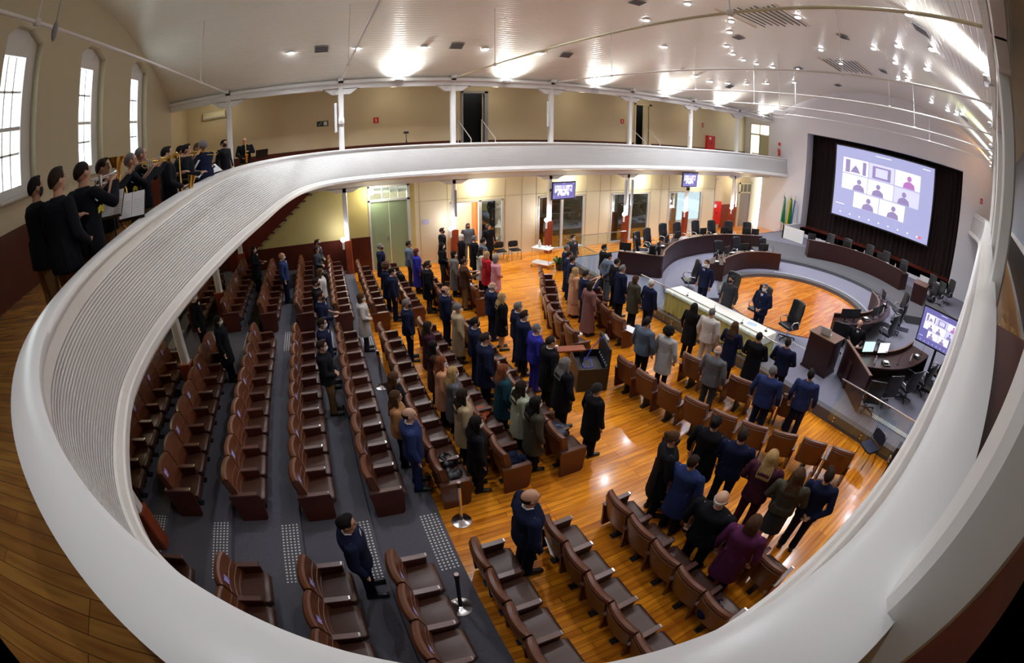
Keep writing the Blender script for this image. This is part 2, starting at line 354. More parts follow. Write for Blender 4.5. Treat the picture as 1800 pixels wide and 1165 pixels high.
# gallery slabs: far, end and near side; rail curve in plan
TOP = [(27.28, -1.35), (26.4, -1.2), (25.3, -.75), (24.2, -.3), (23, -.15), (18, -.14), (9, -.13), (4, -.14), (0, -.16), (-1.2, -.45), (-2.2, -1.1), (-3.05, -2.2), (-3.6, -3.8), (-3.82, -5.6), (-3.85, -7.4), (-3.78, -9.2), (-3.62, -11.4), (-3.4, -13.2), (-3.22, -14.5), (-3.06, -15.45), (-2.84, -16.24), (-2.5, -16.82), (-2.12, -17.24), (-1.7, -17.58), (-1.37, -17.8), (-1.05, -18.0), (-.7, -18.17), (-.36, -18.29), (.1, -18.35), (.8, -18.36), (1.7, -18.37), (3.2, -18.37), (8, -18.3), (16, -18.3), (23, -18.25), (24.5, -18.0), (26, -17.4), (27.28, -17.15)]
BOT = [(27.28, -1.75), (26.4, -1.7), (25.3, -1.2), (24.2, -.75), (23, -.6), (18, -.6), (9, -.6), (4.3, -.62), (.6, -.75), (-.3, -1.05), (-1.0, -1.6), (-1.55, -2.6), (-1.95, -4.2), (-2.2, -5.8), (-2.36, -7.2), (-2.62, -8.9), (-2.84, -10.9), (-3.0, -12.5), (-3.08, -13.9), (-2.96, -15.1), (-2.74, -15.95), (-2.45, -16.4), (-2.1, -16.75), (-1.76, -16.97), (-1.45, -17.14), (-1.1, -17.3), (-.7, -17.5), (-.25, -17.72), (.2, -17.84), (.8, -17.88), (1.7, -17.92), (3.2, -17.94), (8, -17.88), (16, -17.8), (23, -17.75), (24.5, -17.5), (26, -17.0), (27.28, -16.85)]
def catmull(P, n=4):
    P = [Vector(p) for p in P]; out = []
    for i in range(len(P) - 1):
        a = P[max(0, i - 1)]; b = P[i]; c = P[i + 1]; d = P[min(len(P) - 1, i + 2)]
        m1 = (c - a) * .5; m2 = (d - b) * .5
        if i == 0: m1 = c - b
        L_ = (c - b).length; m1 = m1 * min(1, L_ / max(m1.length, 1e-6)); m2 = m2 * min(1, L_ / max(m2.length, 1e-6))
        for k in range(n):
            t = k / n; out.append((2*t**3-3*t*t+1)*b + (t**3-2*t*t+t)*m1 + (-2*t**3+3*t*t)*c + (t**3-t*t)*m2)
    return out + [P[-1]]
def smoothed(P, n=170, it=14):
    L_ = [0]
    for i in range(len(P) - 1): L_.append(L_[-1] + max(1e-6, (P[i + 1] - P[i]).length))
    return P
T2 = catmull(TOP, 5); B2 = catmull(BOT, 5)
for _ in range(10):
    for Q_ in (T2, B2):
        R_ = [q.copy() for q in Q_]
        for i in range(1, len(Q_) - 1): Q_[i] = R_[i] * .5 + (R_[i - 1] + R_[i + 1]) * .25
# parapet cross sections between the inner cap edge (T2) and the bottom edge (B2)
RIB = 24
def sect(i, part):
    t = T2[i]; b = B2[i]; d = (b - t); D = d.length; n = d.normalized()
    capw = .27
    def P(s, z): return (t.x + n.x * s, t.y + n.y * s, z)
    if part == 'cap':
        return [P(-.03, RZ - .05), P(-.03, RZ - .005), P(0, RZ), P(capw - .04, RZ), P(capw, RZ - .015), P(capw + .01, RZ - .06), P(capw - .02, RZ - .09), P(capw - .05, RZ - .10), P(.02, RZ - .10)]
    f = []
    # face: cove under the cap, ribbed ogee, bottom moulding
    s0, z0 = capw - .05, RZ - .10; s1, z1 = D - .10, 4.22
    if s1 < s0 + .12: s1 = s0 + .12
    f.append(P(s0, z0)); f.append(P(s0 + .01, z0 - .10)); 
    us = []
    for k in range(RIB): us += [(k / RIB, 0), ((k + .56) / RIB, 0), ((k + .62) / RIB, 1), ((k + .94) / RIB, 1)]
    us.append((1., 0))
    for u, dn in us:
        q = 1.35 - .35 * min(1, max(0, (i - 60) / 30.)); s = s0 + .01 + (s1 - s0 - .01) * (1 - (1 - u)**q); z = (z0 - .10) + (z1 - z0 + .10) * (u**1.05)
        g = .034 * dn
        f.append(P(s - g, z - g * .6))
    f += [P(s1 + .03, z1 - .03), P(s1 + .07, z1 - .10), P(s1 + .10, z1 - .12), P(s1 + .10, z1 - .2), P(s1 + .05, z1 - .24)]
    f += [P(.0, 3.98), P(.0, RZ - .1)]
    return f
m = MB(); m.loft([sect(i, 'cap') for i in range(len(T2))]); rail = m
struct(m, 'trim_gallery_rail_cap', M_whitegloss, smooth=50)
m = MB(); m.loft([sect(i, 'face') for i in range(len(T2))])
struct(m, 'wall_gallery_parapet', M_white)
# panel joint straps across the ribbed face
for q in (56, 66, 76, 84, 92, 100, 112, 124):
    i = min(q, len(T2) - 2); m = MB()
    a = [Vector(p) for p in sect(i, 'face')[1:-6]]; b = [Vector(p) for p in sect(i + 1, 'face')[1:-6]]
    r1 = []; r2 = []
    for k in range(0, len(a), 2):
        dd = (b[k] - a[k]).normalized() * .035; nn = Vector((B2[i].x - T2[i].x, B2[i].y - T2[i].y, 0)).normalized() * .006 + Vector((0, 0, .006))
        r1.append(tuple(a[k] + nn)); r2.append(tuple(a[k] + dd + nn))
    m.loft([r1, r2], cap=False, close=False)
    struct(m, 'trim_parapet_strap', M_whitegloss)
slab = [(p.x, p.y) for p in T2]
def slab_mb(z0, z1, off=0):
    m = MB(); A = [(p.x, p.y) for p in T2]; n = len(A)
    # far strip, end, near strip as quads from the rail to the outer walls
    def outer(x, y, i):
        if i < n * .5: 
            return (max(x, XA), 2.4)
        return (max(x, XA), -21.6)
    rings = []
    for i, (x, y) in enumerate(A):
        if y > -2.0 and x > -3.2: o = (x, 2.4)
        elif y < -16.9 and x > -2.4: o = (x, -21.6)
        else:
            t = (y + 2.0) / (-14.9)
            t = min(1, max(0, t)); o = (XA, 2.4 + (-21.6 - 2.4) * t)
        rings.append([(x, y, z0), (o[0], o[1], z0), (o[0], o[1], z1), (x, y, z1)])
    m.loft(rings); return m
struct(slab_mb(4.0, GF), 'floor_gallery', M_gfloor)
m = MB()
sl = slab_mb(3.90, 4.0)
struct(sl, 'ceiling_under_gallery', M_cream)
# gallery beams and brackets (upper roof beam and lower gallery beam)
def beam(x0, x1, y, zt, zb, zbr, w, name, cols):
    m = MB().box(x0, x1, y - w / 2, y + w / 2, zb, zt)
    for c in cols:
        poly = [(c - .75, zb), (c - .66, zb - .0), (c - .42, zbr + .04), (c - .36, zbr), (c + .36, zbr), (c + .42, zbr + .04), (c + .66, zb), (c + .75, zb), (c + .75, zb + .04), (c - .75, zb + .04)]
        m.prism(poly, y - w / 2, y + w / 2, 'y')
    return struct(m, name, M_white, bevel=.008)
XS = [-4.6, 0, 4.6, 9.2, 13.8, 18.4, 23.0]
beam(XA, XC, 0, 7.97, 7.67, 7.46, .2, 'beam_far_upper', XS)
beam(XA, XC, 0, 3.92, 3.68, 3.52, .2, 'beam_far_lower', XS)
beam(XA, XC, YD - .02, 7.97, 7.67, 7.46, .2, 'beam_near_upper', XS)
m = MB().box(-4.7, -4.5, YD, 0, 3.68, 3.92)
struct(m, 'beam_end_lower', M_white)
struct(MB().box(XA, XC, -.22, -.1, 7.9, 8.02).box(XA, XC, YD + .1, YD + .22, 7.9, 8.02), 'trim_cornice', M_white)
# columns
def chamf(x, y, r, c): return [(x - r, y - r + c), (x - r + c, y - r), (x + r - c, y - r), (x + r, y - r + c), (x + r, y + r - c), (x + r - c, y + r), (x - r + c, y + r), (x - r, y + r - c)]
def post(x, y, z0, z1, r=.11, nm='column', m_=None):
    o = MB().prism(chamf(x, y, r, .03), z0, z1, 'z').obj(nm, m_ or M_white); o['kind'] = 'structure'; return o
for x in XS:
    post(x, 0, GF, 7.7); post(x, 0, 1.56, 3.7, .10)
    MB_ = post(x, 0, tier(x) if x < 0 else 0, 1.56, .15, 'column_base', M_woodred)
    if x > 1: post(x, YD, GF, 7.7, .11)
post(-.02, YD, GF, 7.7, .125)
post(-4.6, YD, GF, 7.7)
for y in (-4.6, -9.2, -13.8):
    post(-4.6, y, 1.56, 3.9, .10); post(-4.6, y, .75, 1.56, .15, 'column_base', M_woodred)
# tie rods with hangers
for x in XS:
    t = thing('tie_rod', 'white iron tie rod across the vault, %s' % ({-4.6: 'nearest the three tall windows', 0: 'next to the end-wall rod', 4.6: 'yellowish, meeting a round node above the floor seats', 9.2: 'fourth from the windowed end wall', 13.8: 'fifth from the windowed end wall', 18.4: 'carrying the white projector', 23.: 'closest to the stage wall'}[x]), 'tie rod', (x, 0, 8.0), group='tie rods under the vault')
    MB().tube([(0, -.1, 0), (0, YD + .1, 0)], .028).obj('rod', mat('tie rod cream', (.72, .66, .45), .4) if x == 4.6 else M_white, t, smooth=60)
    for y in (-4.6, -13.85):
        MB().tube([(0, y, 0), (0, y, vault(y) - 8.0)], .012, 6).obj('hanger', M_white, t)
        MB().ell((0, y, 0), (.06, .09, .06)).obj('joint', M_white, t, smooth=60)
    for y in (-.14, YD + .14):
        MB().box(-.1, .1, y - .08, y + .08, -.09, .09).obj('bracket', M_white, t)

# lower far wall: panels with glazed openings
yl = .45
OPEN = [(4.55, 7.05, 2.66), (8.85, 11.45, 2.66), (13.15, 15.8, 2.64), (17.4, 20.3, 2.64)]
def wall_b_lower():
    m = MB(); x = 3.0
    m.box(XA, 1.0, yl, yl + .25, 0, 4.0)
    m.box(1.0, 2.75, yl, yl + .25, 3.62, 4.0).box(2.75, 3.0, yl, yl + .25, 0, 4.0)
    return m
struct(wall_b_lower(), 'wall_far_lower_left', mat('yellow cream wall', (.62, .54, .22), .6, var=.05, scale=.7))
m = MB(); x = 3.0
for x0, x1, zt in OPEN:
    m.box(x, x0, yl, yl + .18, 0, 4.0).box(x0, x1, yl, yl + .18, zt, 4.0); x = x1
m.box(x, 21.6, yl, yl + .18, 0, 4.0)
struct(m, 'wall_far_lower', M_creamlow)
m = MB()
for x in (3.2, 4.45, 5.8, 7.15, 8.0, 8.75, 10.2, 11.55, 12.4, 13.05, 14.5, 15.9, 16.7, 17.3, 18.8, 20.4, 21.55):
    z0 = 2.72 if any(a - .05 < x < b + .05 for a, b, _ in OPEN) else 0.
    m.box(x - .012, x + .012, yl - .012, yl, z0, 3.95)
m.box(3.0, 21.6, yl - .012, yl, 2.78, 2.80)
struct(m, 'trim_panel_joints', mat('panel joint', (.5, .45, .3), .6))
struct(MB().box(21.6, XC + .3, 1.1, 1.3, 0, 4.0).box(21.58, 21.62, yl, 1.2, 0, 4.0), 'wall_far_lower_right', M_cream)
struct(MB().box(XA, 1.0, yl - .04, yl, .0, 1.5), 'trim_wainscot_left', M_wood)
struct(MB().box(23.1, 25.0, 1.06, 1.1, 0, 1.6), 'trim_wainscot_right', M_woodred)
# green double door with transom
d = bpy.data.objects.new('door_3', None); d['kind'] = 'structure'; COL.objects.link(d)
Mgreen = mat('sage green door', (.30, .40, .25), .45, var=.04, scale=1)
MB().box(1.08, 1.87, yl + .02, yl + .07, 0, 2.95).box(1.89, 2.67, yl + .02, yl + .07, 0, 2.95).obj('door_leaf', Mgreen, d)
MB().box(1.0, 1.08, yl - .05, yl + .15, 0, 3.62).box(2.67, 2.78, yl - .05, yl + .15, 0, 3.62).box(1.0, 2.78, yl - .05, yl + .15, 2.95, 3.03).box(1.0, 2.78, yl - .05, yl + .15, 3.54, 3.62).obj('door_frame', M_alu, d)
MB().box(1.08, 2.67, yl + .03, yl + .04, 3.03, 3.54).obj('pane', M_glass, d)
MB().box(1.72, 1.76, yl - .05, yl + .02, 1.28, 1.5).tube([(1.74, yl - .05, 1.4), (1.82, yl - .06, 1.4)], .012).obj('handle', M_grey, d)
m = MB()
for x in (1.6, 1.95, 2.3): m.box(x - .015, x + .015, yl + .01, yl + .05, 3.03, 3.54)
m.obj('glazing_bar', M_alu, d)
# room behind: lobby seen through the glass
struct(MB().box(.9, 21.6, 3.9, 4.0, 0, 4.0), 'wall_lobby', mat('lobby wall', (.55, .5, .42), .7))
struct(MB().box(.9, 22, .5, 4.0, 3.3, 3.4), 'ceiling_lobby', M_white)
for x in (7.9, 12.3, 16.6, 3.6): struct(MB().box(x - .04, x + .04, yl + .2, 3.9, 0, 3.3), 'wall_lobby_partition', mat('lobby partition', (.5, .46, .4), .7))
Mkit = mat('orange brown cupboard', (.42, .16, .04), .45, var=.25, scale=3)
for n, (x0, x1, zt) in enumerate(OPEN):
    d = bpy.data.objects.new('door_%d' % (n + 4), None); d['kind'] = 'structure'; COL.objects.link(d)
    xm = [5.95, 10.15, 14.5, 18.9][n]
    f = MB().box(x0, x0 + .07, yl - .04, yl + .12, 0, zt).box(x1 - .07, x1, yl - .04, yl + .12, 0, zt).box(x0, x1, yl - .04, yl + .12, zt - .07, zt).box(xm - .07, xm + .07, yl - .04, yl + .12, 0, zt)
    f.box(xm, x1, yl - .03, yl + .1, 0, .09)
    if n: f.box(x0, xm, yl - .03, yl + .1, 0, .09)
    f.obj('door_frame', M_alu, d, bevel=.006)
    p = MB().box(xm + .07, x1 - .07, yl + .02, yl + .03, .09, zt - .07)
    if n: p.box(x0 + .07, xm - .07, yl + .02, yl + .03, .09, zt - .07)
    p.obj('pane', M_darkglass, d)
cup = [(9.0, 11.6, 1.25, 2.1, Mkit), (10.3, 11.7, .0, .8, Mkit), (13.2, 14.3, 0, 2.3, M_desk), (17.0, 18.6, 0, 2.5, mat('red brown panel', (.4, .09, .02), .4)), (6.75, 7.1, 0, 2.4, Mkit), (7.15, 7.85, .0, 2.4, M_blackpl)]
for k, (x0, x1, z0, z1, mm) in enumerate(cup):
    t = thing('cupboard', ['orange-brown wall cupboard seen through the second glazed door', 'low orange-brown counter cupboard seen through the second glazed door', 'dark tall cupboard behind the third glazed door', 'red-brown tall cupboard glowing behind the fourth glazed door', 'narrow orange wood cupboard in the lit lobby opening', 'black tall cupboard behind the first sliding glass door'][k], 'cupboard', (x0, 3.36, z0))
    MB().box(0, x1 - x0, 0, .55, 0, z1 - z0).obj('body', mm, t, bevel=.01)
    nn = 3
    for j in range(nn):
        w = (x1 - x0) / nn; MB().box(j * w + .02, (j + 1) * w - .02, -.02, 0, .02, z1 - z0 - .02).obj('door', mm, t, bevel=.005)
for x, p, c in ((5.2, 170, (1, .95, .85)), (10.1, 22, WARM), (14.5, 14, WARM), (18.7, 60, (1., .6, .3)), (2.0, 20, (.9, 1, .9))):
    light('lobby_lamp', 'POINT', (x, 2.2, 2.9), p, c, size=.2)

# stage wall C with proscenium
PY0, PY1, PZ0, PZ1 = -15.85, -3.26, .85, 7.25
def cpiece(y0, y1, z0f, z1f, m):
    n = max(1, int(abs(y1 - y0) / .5)); Y = [y0 + (y1 - y0) * i / n for i in range(n + 1)]
    m.prism([(y, z0f) for y in Y] + [(y, z1f(y)) for y in reversed(Y)], XC, XC + .35, 'x')
m = MB(); vt = lambda y: (vault(min(0, max(YD, y))) + .1)
cpiece(YD, PY0, 0, vt, m); cpiece(PY0, PY1, PZ1, vt, m); cpiece(PY1, -.0, 0, vt, m); m.box(XC, XC + .35, PY0, PY1, 0, PZ0)
m.box(XC, XC + .35, -21.6, YD, 0, 8.1)
m.box(XC, XC + .35, 0, .12, 0, 8.1).box(XC, XC + .35, 1.95, 2.6, 4, 8.1).box(XC, XC + .35, .12, 1.95, 7.45, 8.1).box(XC, XC + .35, .12, 1.95, 3.9, 4.9).box(XC, XC + .35, .12, .55, 0, 4.0)
struct(m, 'wall_stage', M_stagewall)
struct(MB().box(XC + .35, XC + 1.0, PY1, PY1 + .02, PZ0, PZ1).box(XC + .35, XC + 1.0, PY0 - .02, PY0, PZ0, PZ1).box(XC + .35, XC + 1., PY0, PY1, PZ1, PZ1 + .02), 'wall_stage_reveal', M_stagewall)
struct(MB().box(XC, XC + 4.0, PY0 - .5, PY1 + .5, .5, PZ0), 'floor_stage', mat('stage floor red brown', (.12, .02, .012), .4, var=.3))
fold = MB(); n = 120
A_ = [(XC + 1.55 + .09 * sin(i * 1.9) + .05 * sin(i * .7), PY0 - .8 + (PY1 - PY0 + 1.6) * i / n) for i in range(n + 1)]
fold.loft([[(x, y, PZ0) for x, y in A_], [(x, y, PZ1 + .3) for x, y in A_]], cap=False, close=False)
fold.loft([[(XC + 1.0 + .12 * (i % 2), PY1 + .1, z) for i in range(2)] for z in (PZ0, PZ1)], cap=False, close=False)
tag(fold.obj('stage_curtain', mat('black red curtain', (.012, .003, .004), .9, var=.5, scale=2), smooth=60), 'black pleated curtain filling the stage opening behind the projection screen', 'curtain')
struct(MB().box(XC + 1.7, XC + 1.9, PY0 - 1, PY1 + 1, 0, 8.5).box(XC + .35, XC + 1.9, PY0 - 1.0, PY0 - .9, 0, 8.5).box(XC + .35, XC + 1.9, PY1 + .9, PY1 + 1, 0, 8.5).box(XC + .35, XC + 1.9, PY0 - 1, PY1 + 1, PZ1 + .4, PZ1 + .6), 'wall_stage_back', M_dark)
# white plinth walls at the foot of the stage
struct(MB().box(24.9, XC, -3.3, -3.2, .3, 1.12).box(24.9, 25.0, -4.9, -3.2, .3, 1.12).box(24.9, 25.0, -15.9, -13.9, .3, 1.12), 'wall_plinth', M_white)
# gallery end window and lower corner door beside the stage wall
d = bpy.data.objects.new('window_4', None); d['kind'] = 'structure'; COL.objects.link(d)
MB().box(XC + .02, XC + .12, .12, .2, 4.9, 7.45).box(XC + .02, XC + .12, 1.87, 1.95, 4.9, 7.45).box(XC + .02, XC + .12, .2, 1.87, 6.6, 6.7).box(XC + .02, XC + .12, .2, 1.87, 7.38, 7.45).box(XC + .02, XC + .12, 1.0, 1.06, 4.9, 7.4).obj('frame', M_cream, d)
MB().box(XC + .06, XC + .07, .2, 1.87, 4.9, 7.38).obj('pane', _mats['window glass'], d)
MB().box(XC + .08, XC + .1, .2, 1.0, 4.9, 6.6).obj('blind', M_endwall, d)
d = bpy.data.objects.new('door_8', None); d['kind'] = 'structure'; COL.objects.link(d)
MB().box(25.15, 25.25, 1.02, 1.14, 0, 3.1).box(26.6, 26.7, 1.02, 1.14, 0, 3.1).box(25.15, 26.7, 1.02, 1.14, 3.0, 3.1).box(25.15, 26.7, 1.02, 1.14, 2.35, 2.45).box(25.6, 25.63, 1.02, 1.1, 2.4, 3).box(26.1, 26.13, 1.02, 1.1, 2.4, 3.).obj('door_frame', M_creamlow, d)
MB().box(25.25, 26.6, 1.07, 1.1, 0, 2.35).obj('door_leaf', mat('grey beige door', (.33, .3, .27), .5), d)
MB().box(25.25, 26.6, 1.07, 1.08, 2.45, 3.0).obj('pane', M_darkglass, d)
# near side wall behind the camera and beside the near gallery
struct(MB().box(XA, XC, -21.9, -21.6, 0, 8.1), 'wall_near', M_endwall)
struct(MB().box(6.5, XC, -19.75, -19.65, GF, 8.0), 'wall_near_booth', mat('blue grey panel', (.30, .34, .40), .4))
struct(MB().box(6.5, XC, -19.66, -19.55, 5.28, 5.4), 'trim_booth_sill', M_white)
struct(MB().box(6.5, XC, -19.65, -19.62, GF + .08, 5.28), 'trim_booth_panel', mat('dark booth panel', (.02, .02, .022), .4))
struct(MB().box(6.5, XC, -19.62, -19.58, GF, GF + .07), 'baseboard_near', M_grey)
# lower near wall under gallery
struct(MB().box(XA, XC, -20.6, -20.5, 0, 4.0), 'wall_near_lower', M_creamlow)
struct(MB().box(XA, XA + .04, -20.5, .45, .8, 2.0), 'trim_wainscot_end', M_wood)

struct(MB().box(.35, 6.4, -21.5, -18.72, GF, GF + .2), 'floor_gallery_riser', M_wood)

# ---------------------------------------------------------------- lamps, vents, ceiling fittings
for i, (x, y) in enumerate(DOWN[:44]):  # fittings include the added near-side row
    z = vault(y); t = thing('ceiling_downlight', 'small round bright recessed downlight in the white slatted vault', 'downlight', (x, y, z - .03), group='recessed downlights in the vault')
    MB().cyl((0, 0), .12, -.02, .02, 14).obj('rim', M_white, t, smooth=40); MB().cyl((0, 0), .10, -.04, -.015, 14).obj('lens', M_glow, t)
VENT = [(-.8,-2.03),(4.12,-2.09),(8.76,-2.07),(8.63,-6.84),(14.24,-6.78),(8.22,-16.48),(20.27,-6.39),(19.52,-2.04),(14.01,-11.99),(24.97,-6.84),(19.04,-12.09),(18.11,-16.64)]
for x, y in VENT:
    z = vault(y); sl = atan2(vault(y + .1) - vault(y - .1), .2)
    t = thing('ceiling_vent', 'small dark rectangular grille set in the white slatted vault', 'vent', (x, y, z - .03), group='dark grilles in the vault'); t.rotation_euler = (sl, 0, 0)
    MB().box(-.25, .25, -.2, .2, -.02, 0).obj('frame', M_grey, t); b = MB()
    for k in range(6): b.box(-.22, .22, -.17 + k * .06, -.145 + k * .06, -.03, -.02)
    b.obj('slats', mat('vent dark', (.05, .05, .06), .5), t)
for n, (x0, x1, y0, y1) in enumerate(((10.9, 13.4, -10.9, -8.3), (18.4, 21.2, -10.9, -8.6))):
    t = thing('ceiling_grille', ['large ceiling grille of dark lengthwise slots above the floor seats', 'large ceiling grille of dark lengthwise slots near the stage'][n], 'grille', ((x0 + x1) / 2, (y0 + y1) / 2, vault(-9.6) - .05))
    fr = MB(); w = (x1 - x0) / 2; h = (y1 - y0) / 2
    fr.box(-w, w, -h, -h + .06, -.03, 0).box(-w, w, h - .06, h, -.03, 0); fr.obj('frame', M_cream, t)
    b = MB()
    for k in range(9): b.box(-w + .1 + .1 * (k % 3), w - .1 * (k % 4), -h + .2 + k * .24, -h + .23 + k * .24, -.03, -.005)
    b.obj('slot', mat('slot dark', (.03, .03, .03), .7), t)
# uplights on the beams
ux = [2.3, 6.9, 11.5, 16.1, 20.7, 25.7]
for side, yy, sg in (('far', -.3, 1), ('near', YD + .32, -1)):
    for k, x in enumerate(ux):
        if side == 'near' and x < 5: continue
        t = thing('beam_uplight', '%s uplight on the %s long beam, %s' % ('bright white glass', side, ['nearest the raked seats', 'second from the raked seats', 'third from the raked seats', 'fourth from the raked seats', 'fifth, close to the stage', 'nearest the stage wall'][k]), 'uplight', (x, yy, 7.86), group='uplights on the long beams')
        MB().box(-.16, .16, -.07, .07, -.02, .1).obj('housing', M_steel, t, bevel=.02)
        MB().box(-.14, .14, -.05, .05, .1, .115).obj('lamp_glass', M_glow, t)
        MB().box(-.02, .02, .05 * sg, .2 * sg, -.02, .02).obj('bracket', M_white, t)
        cc = (1., .97, .92)
        if side == 'near' and k == 3: cc = (.85, 1., .45)
        if side == 'near' and k == 5: cc = (1., .45, .12)
        light('uplight', 'SPOT', (x, yy + (-.1 if side == 'far' else .1), 8.0), 520 if side == 'far' else 380, cc, rot=(pi, 0, 0), size=.1, spot=150, blend=.9)
# wall lamps on the lower posts: white glass cylinder with a glowing ball
for x in (0, 4.6, 9.2, 13.8, 18.4, 23.0):
    t = thing('post_wall_lamp', 'glowing white ball lamp on the post %s' % {0: 'beside the dark wainscot', 4.6: 'by the lit lobby opening', 9.2: 'under the first television', 13.8: 'in front of the third glazed door', 18.4: 'under the small second television', 23.: 'by the red cabinet'}[x], 'wall lamp', (x - .2, -.12, 1.55), group='glowing wall lamps on the lower posts')
    MB().cyl((0, 0), .05, -.32, .0, 12).obj('cylinder', M_whitegloss, t, smooth=40)
    MB().ell((0, 0, .08), (.1, .1, .1)).obj('globe', M_glow2, t, smooth=60)
    MB().box(0, .1, -.02, .02, -.1, -.06).obj('bracket', M_steel, t)
    light('post_lamp', 'POINT', (x - .2, -.25, 1.95), 8, (.95, .92, 1.), size=.08)
    light('under_gallery_lamp', 'POINT', (x + 1.2, .0, 3.3), 22, (1., .93, .72), size=.15)
for y in (-4, -9.5):
    light('under_gallery_lamp', 'POINT', (-6.2, y, 3.3), 9, WARM, size=.15)
# line-array speakers (white bars) on the posts
for x, z0, z1 in ((-.22, 5.95, 7.12), (8.95, 5.95, 7.12), (18.1, 5.9, 7.18)):
    t = thing('column_speaker', 'slim white bar speaker on the upper gallery post %s' % {-.22: 'by the exit sign', 8.95: 'between the two dark doorways', 18.1: 'before the red hydrant cabinet'}[x], 'speaker', (x, -.2, z0), group='slim bar speakers on posts')
    MB().box(-.05, .05, -.06, .04, 0, z1 - z0).obj('body', M_whitegloss, t, bevel=.015); MB().box(-.035, .035, -.065, -.06, .03, z1 - z0 - .03).obj('grille', M_alu, t); MB().box(-.02, .06, .04, .12, .5, .56).obj('bracket', M_white, t)
for x, z0, z1, rz in ((4.6, 2.13, 3.3, 0), (13.55, 2.1, 3.45, .2), (13.98, 2.1, 3.45, -.2), (23.2, 1.7, 3.3, 0)):
    t = thing('column_speaker', 'slim grey bar speaker on the lower post %s' % {4.6: 'by the lobby opening', 13.55: 'before the third glazed door, facing the seats', 13.98: 'before the third glazed door, facing the stage', 23.2: 'by the red cabinet'}[x], 'speaker', (x, -.2, z0), rz, group='slim bar speakers on posts')
    MB().box(-.06, .06, -.06, .04, 0, z1 - z0).obj('body', M_alu, t, bevel=.015); MB().box(-.045, .045, -.065, -.06, .03, z1 - z0 - .03).obj('grille', M_grey, t)
t = thing('alarm_box', 'small white square alarm box on the upper post by the exit sign', 'alarm', (0, -.15, 6.4)); MB().box(-.12, .12, -.06, .04, -.12, .12).obj('body', M_whitegloss, t, bevel=.03, smooth=40); MB().cyl((0, 0), .05, 0, .02, M=Matrix.Translation((0, -.06, 0)) @ Matrix.Rotation(pi / 2, 4, 'X')).obj('lens', M_alu, t)
# cameras on the beams at the post heads
for x in XS[:6]:
    t = thing('beam_camera', 'small white box camera on the far roof beam above the post', 'camera', (x - .02, -.3, 8.05), group='small cameras on the far roof beam'); MB().box(-.1, .1, -.12, .1, -.06, .06).obj('body', M_white, t, bevel=.01); MB().box(.08, .12, -.1, .0, -.04, .04).obj('lens', M_blackpl, t)
# televisions on the lower posts and the big monitor on the dais
def screen_content(parent, w, h, y, seed, base):
    """a video call: tiles of bright windows on a lilac ground"""
    r = random.Random(seed)
    MB().box(-w / 2, w / 2, y, y + .004, -h / 2, h / 2).obj('screen', emis('call background %d' % seed, (.16, .15, .42) if base < 1 else (.36, .37, .62), (base if base < 1 else 1.0) * .42), parent)
    cols = [(.93, .93, 1.), (.75, .72, .95), (.55, .55, .85), (1., 1., 1.)]
    tw, th = w * .258, h * .215
    k = 0
    for rr in range(3):
        n = 3 if rr < 2 else 2
        for c in range(n):
            cx = (c - (n - 1) / 2.) * w * .266 - w * .03; cz = h * (.24 - rr * .228)
            t = MB().box(cx - tw / 2, cx + tw / 2, y - .003, y, cz - th / 2, cz + th / 2)
            t.obj('video_tile', emis('tile %d %d' % (seed, k), cols[(k * 7 + 3) % 4], (.5 if base >= 1 else .5)), parent)
            p = MB(); px = cx + r.uniform(-.2, .2) * tw
            if k == 0: p.box(cx - tw * .4, cx - tw * .22, y - .005, y - .003, cz - th * .45, cz + th * .4).box(cx + tw * .28, cx + tw * .42, y - .005, y - .003, cz - th * .45, cz + th * .4).prism([(cx - tw * .2, cz - th * .4), (cx + tw * .2, cz - th * .4), (cx + .1 * tw, cz - th * .1), (cx, cz + th * .1), (cx - .1 * tw, cz - th * .1)], y - .005, y - .003)
            elif k == 1: p.box(cx - tw * .36, cx - tw * .24, y - .005, y - .003, cz - th * .4, cz + th * .3).box(cx + tw * .24, cx + tw * .36, y - .005, y - .003, cz - th * .4, cz + th * .3).box(cx - tw * .36, cx + tw * .36, y - .005, y - .003, cz + th * .25, cz + th * .35).box(cx - tw * .36, cx + tw * .36, y - .005, y - .003, cz - th * .45, cz - th * .32)
            else:
                p.prism([(px + tw * .09 * cos(a * pi / 5), cz + th * .12 + th * .17 * sin(a * pi / 5)) for a in range(10)], y - .005, y - .003)
                p.prism([(px - tw * .24, cz - th * .49), (px + tw * .24, cz - th * .49), (px + tw * .2, cz - th * .2), (px + tw * .06, cz - th * .06), (px - tw * .06, cz - th * .06), (px - tw * .2, cz - th * .2)], y - .005, y - .003)
            p.obj('video_figure', emis('figure %d %d' % (seed, k), (.32, .26, .5) if k != 2 else (.5, .2, .55), .36), parent); k += 1
    b = MB()
    for j in range(9): b.box(-w * .42 + j * w * .1, -w * .405 + j * w * .1, y - .003, y, -h * .45, -h * .43)
    b.box(-w * .47, -w * .38, y - .003, y, -h * .33, -h * .32).box(-w * .1, w * .06, y - .003, y, h * .45, h * .46).box(w * .38, w * .46, y - .003, y, h * .45, h * .46)
    b.obj('toolbar_icons', emis('icons %d' % seed, (.9, .9, 1.), .45), parent)
    MB().box(w * .4, w * .43, y - .004, y, -h * .455, -h * .425).obj('leave_button', emis('leave red %d' % seed, (.9, .1, .15), .5), parent)
def tv(name, label, cat, loc, rz, w, h, seed, base, tilt=0):
    t = thing(name, label, cat, loc, rz); t.rotation_euler = (tilt, 0, rz)
    MB().box(-w / 2 - .04, w / 2 + .04, 0, .07, -h / 2 - .05, h / 2 + .05).obj('housing', M_blackpl, t, bevel=.01)
    screen_content(t, w, h, -.006, seed, base); return t
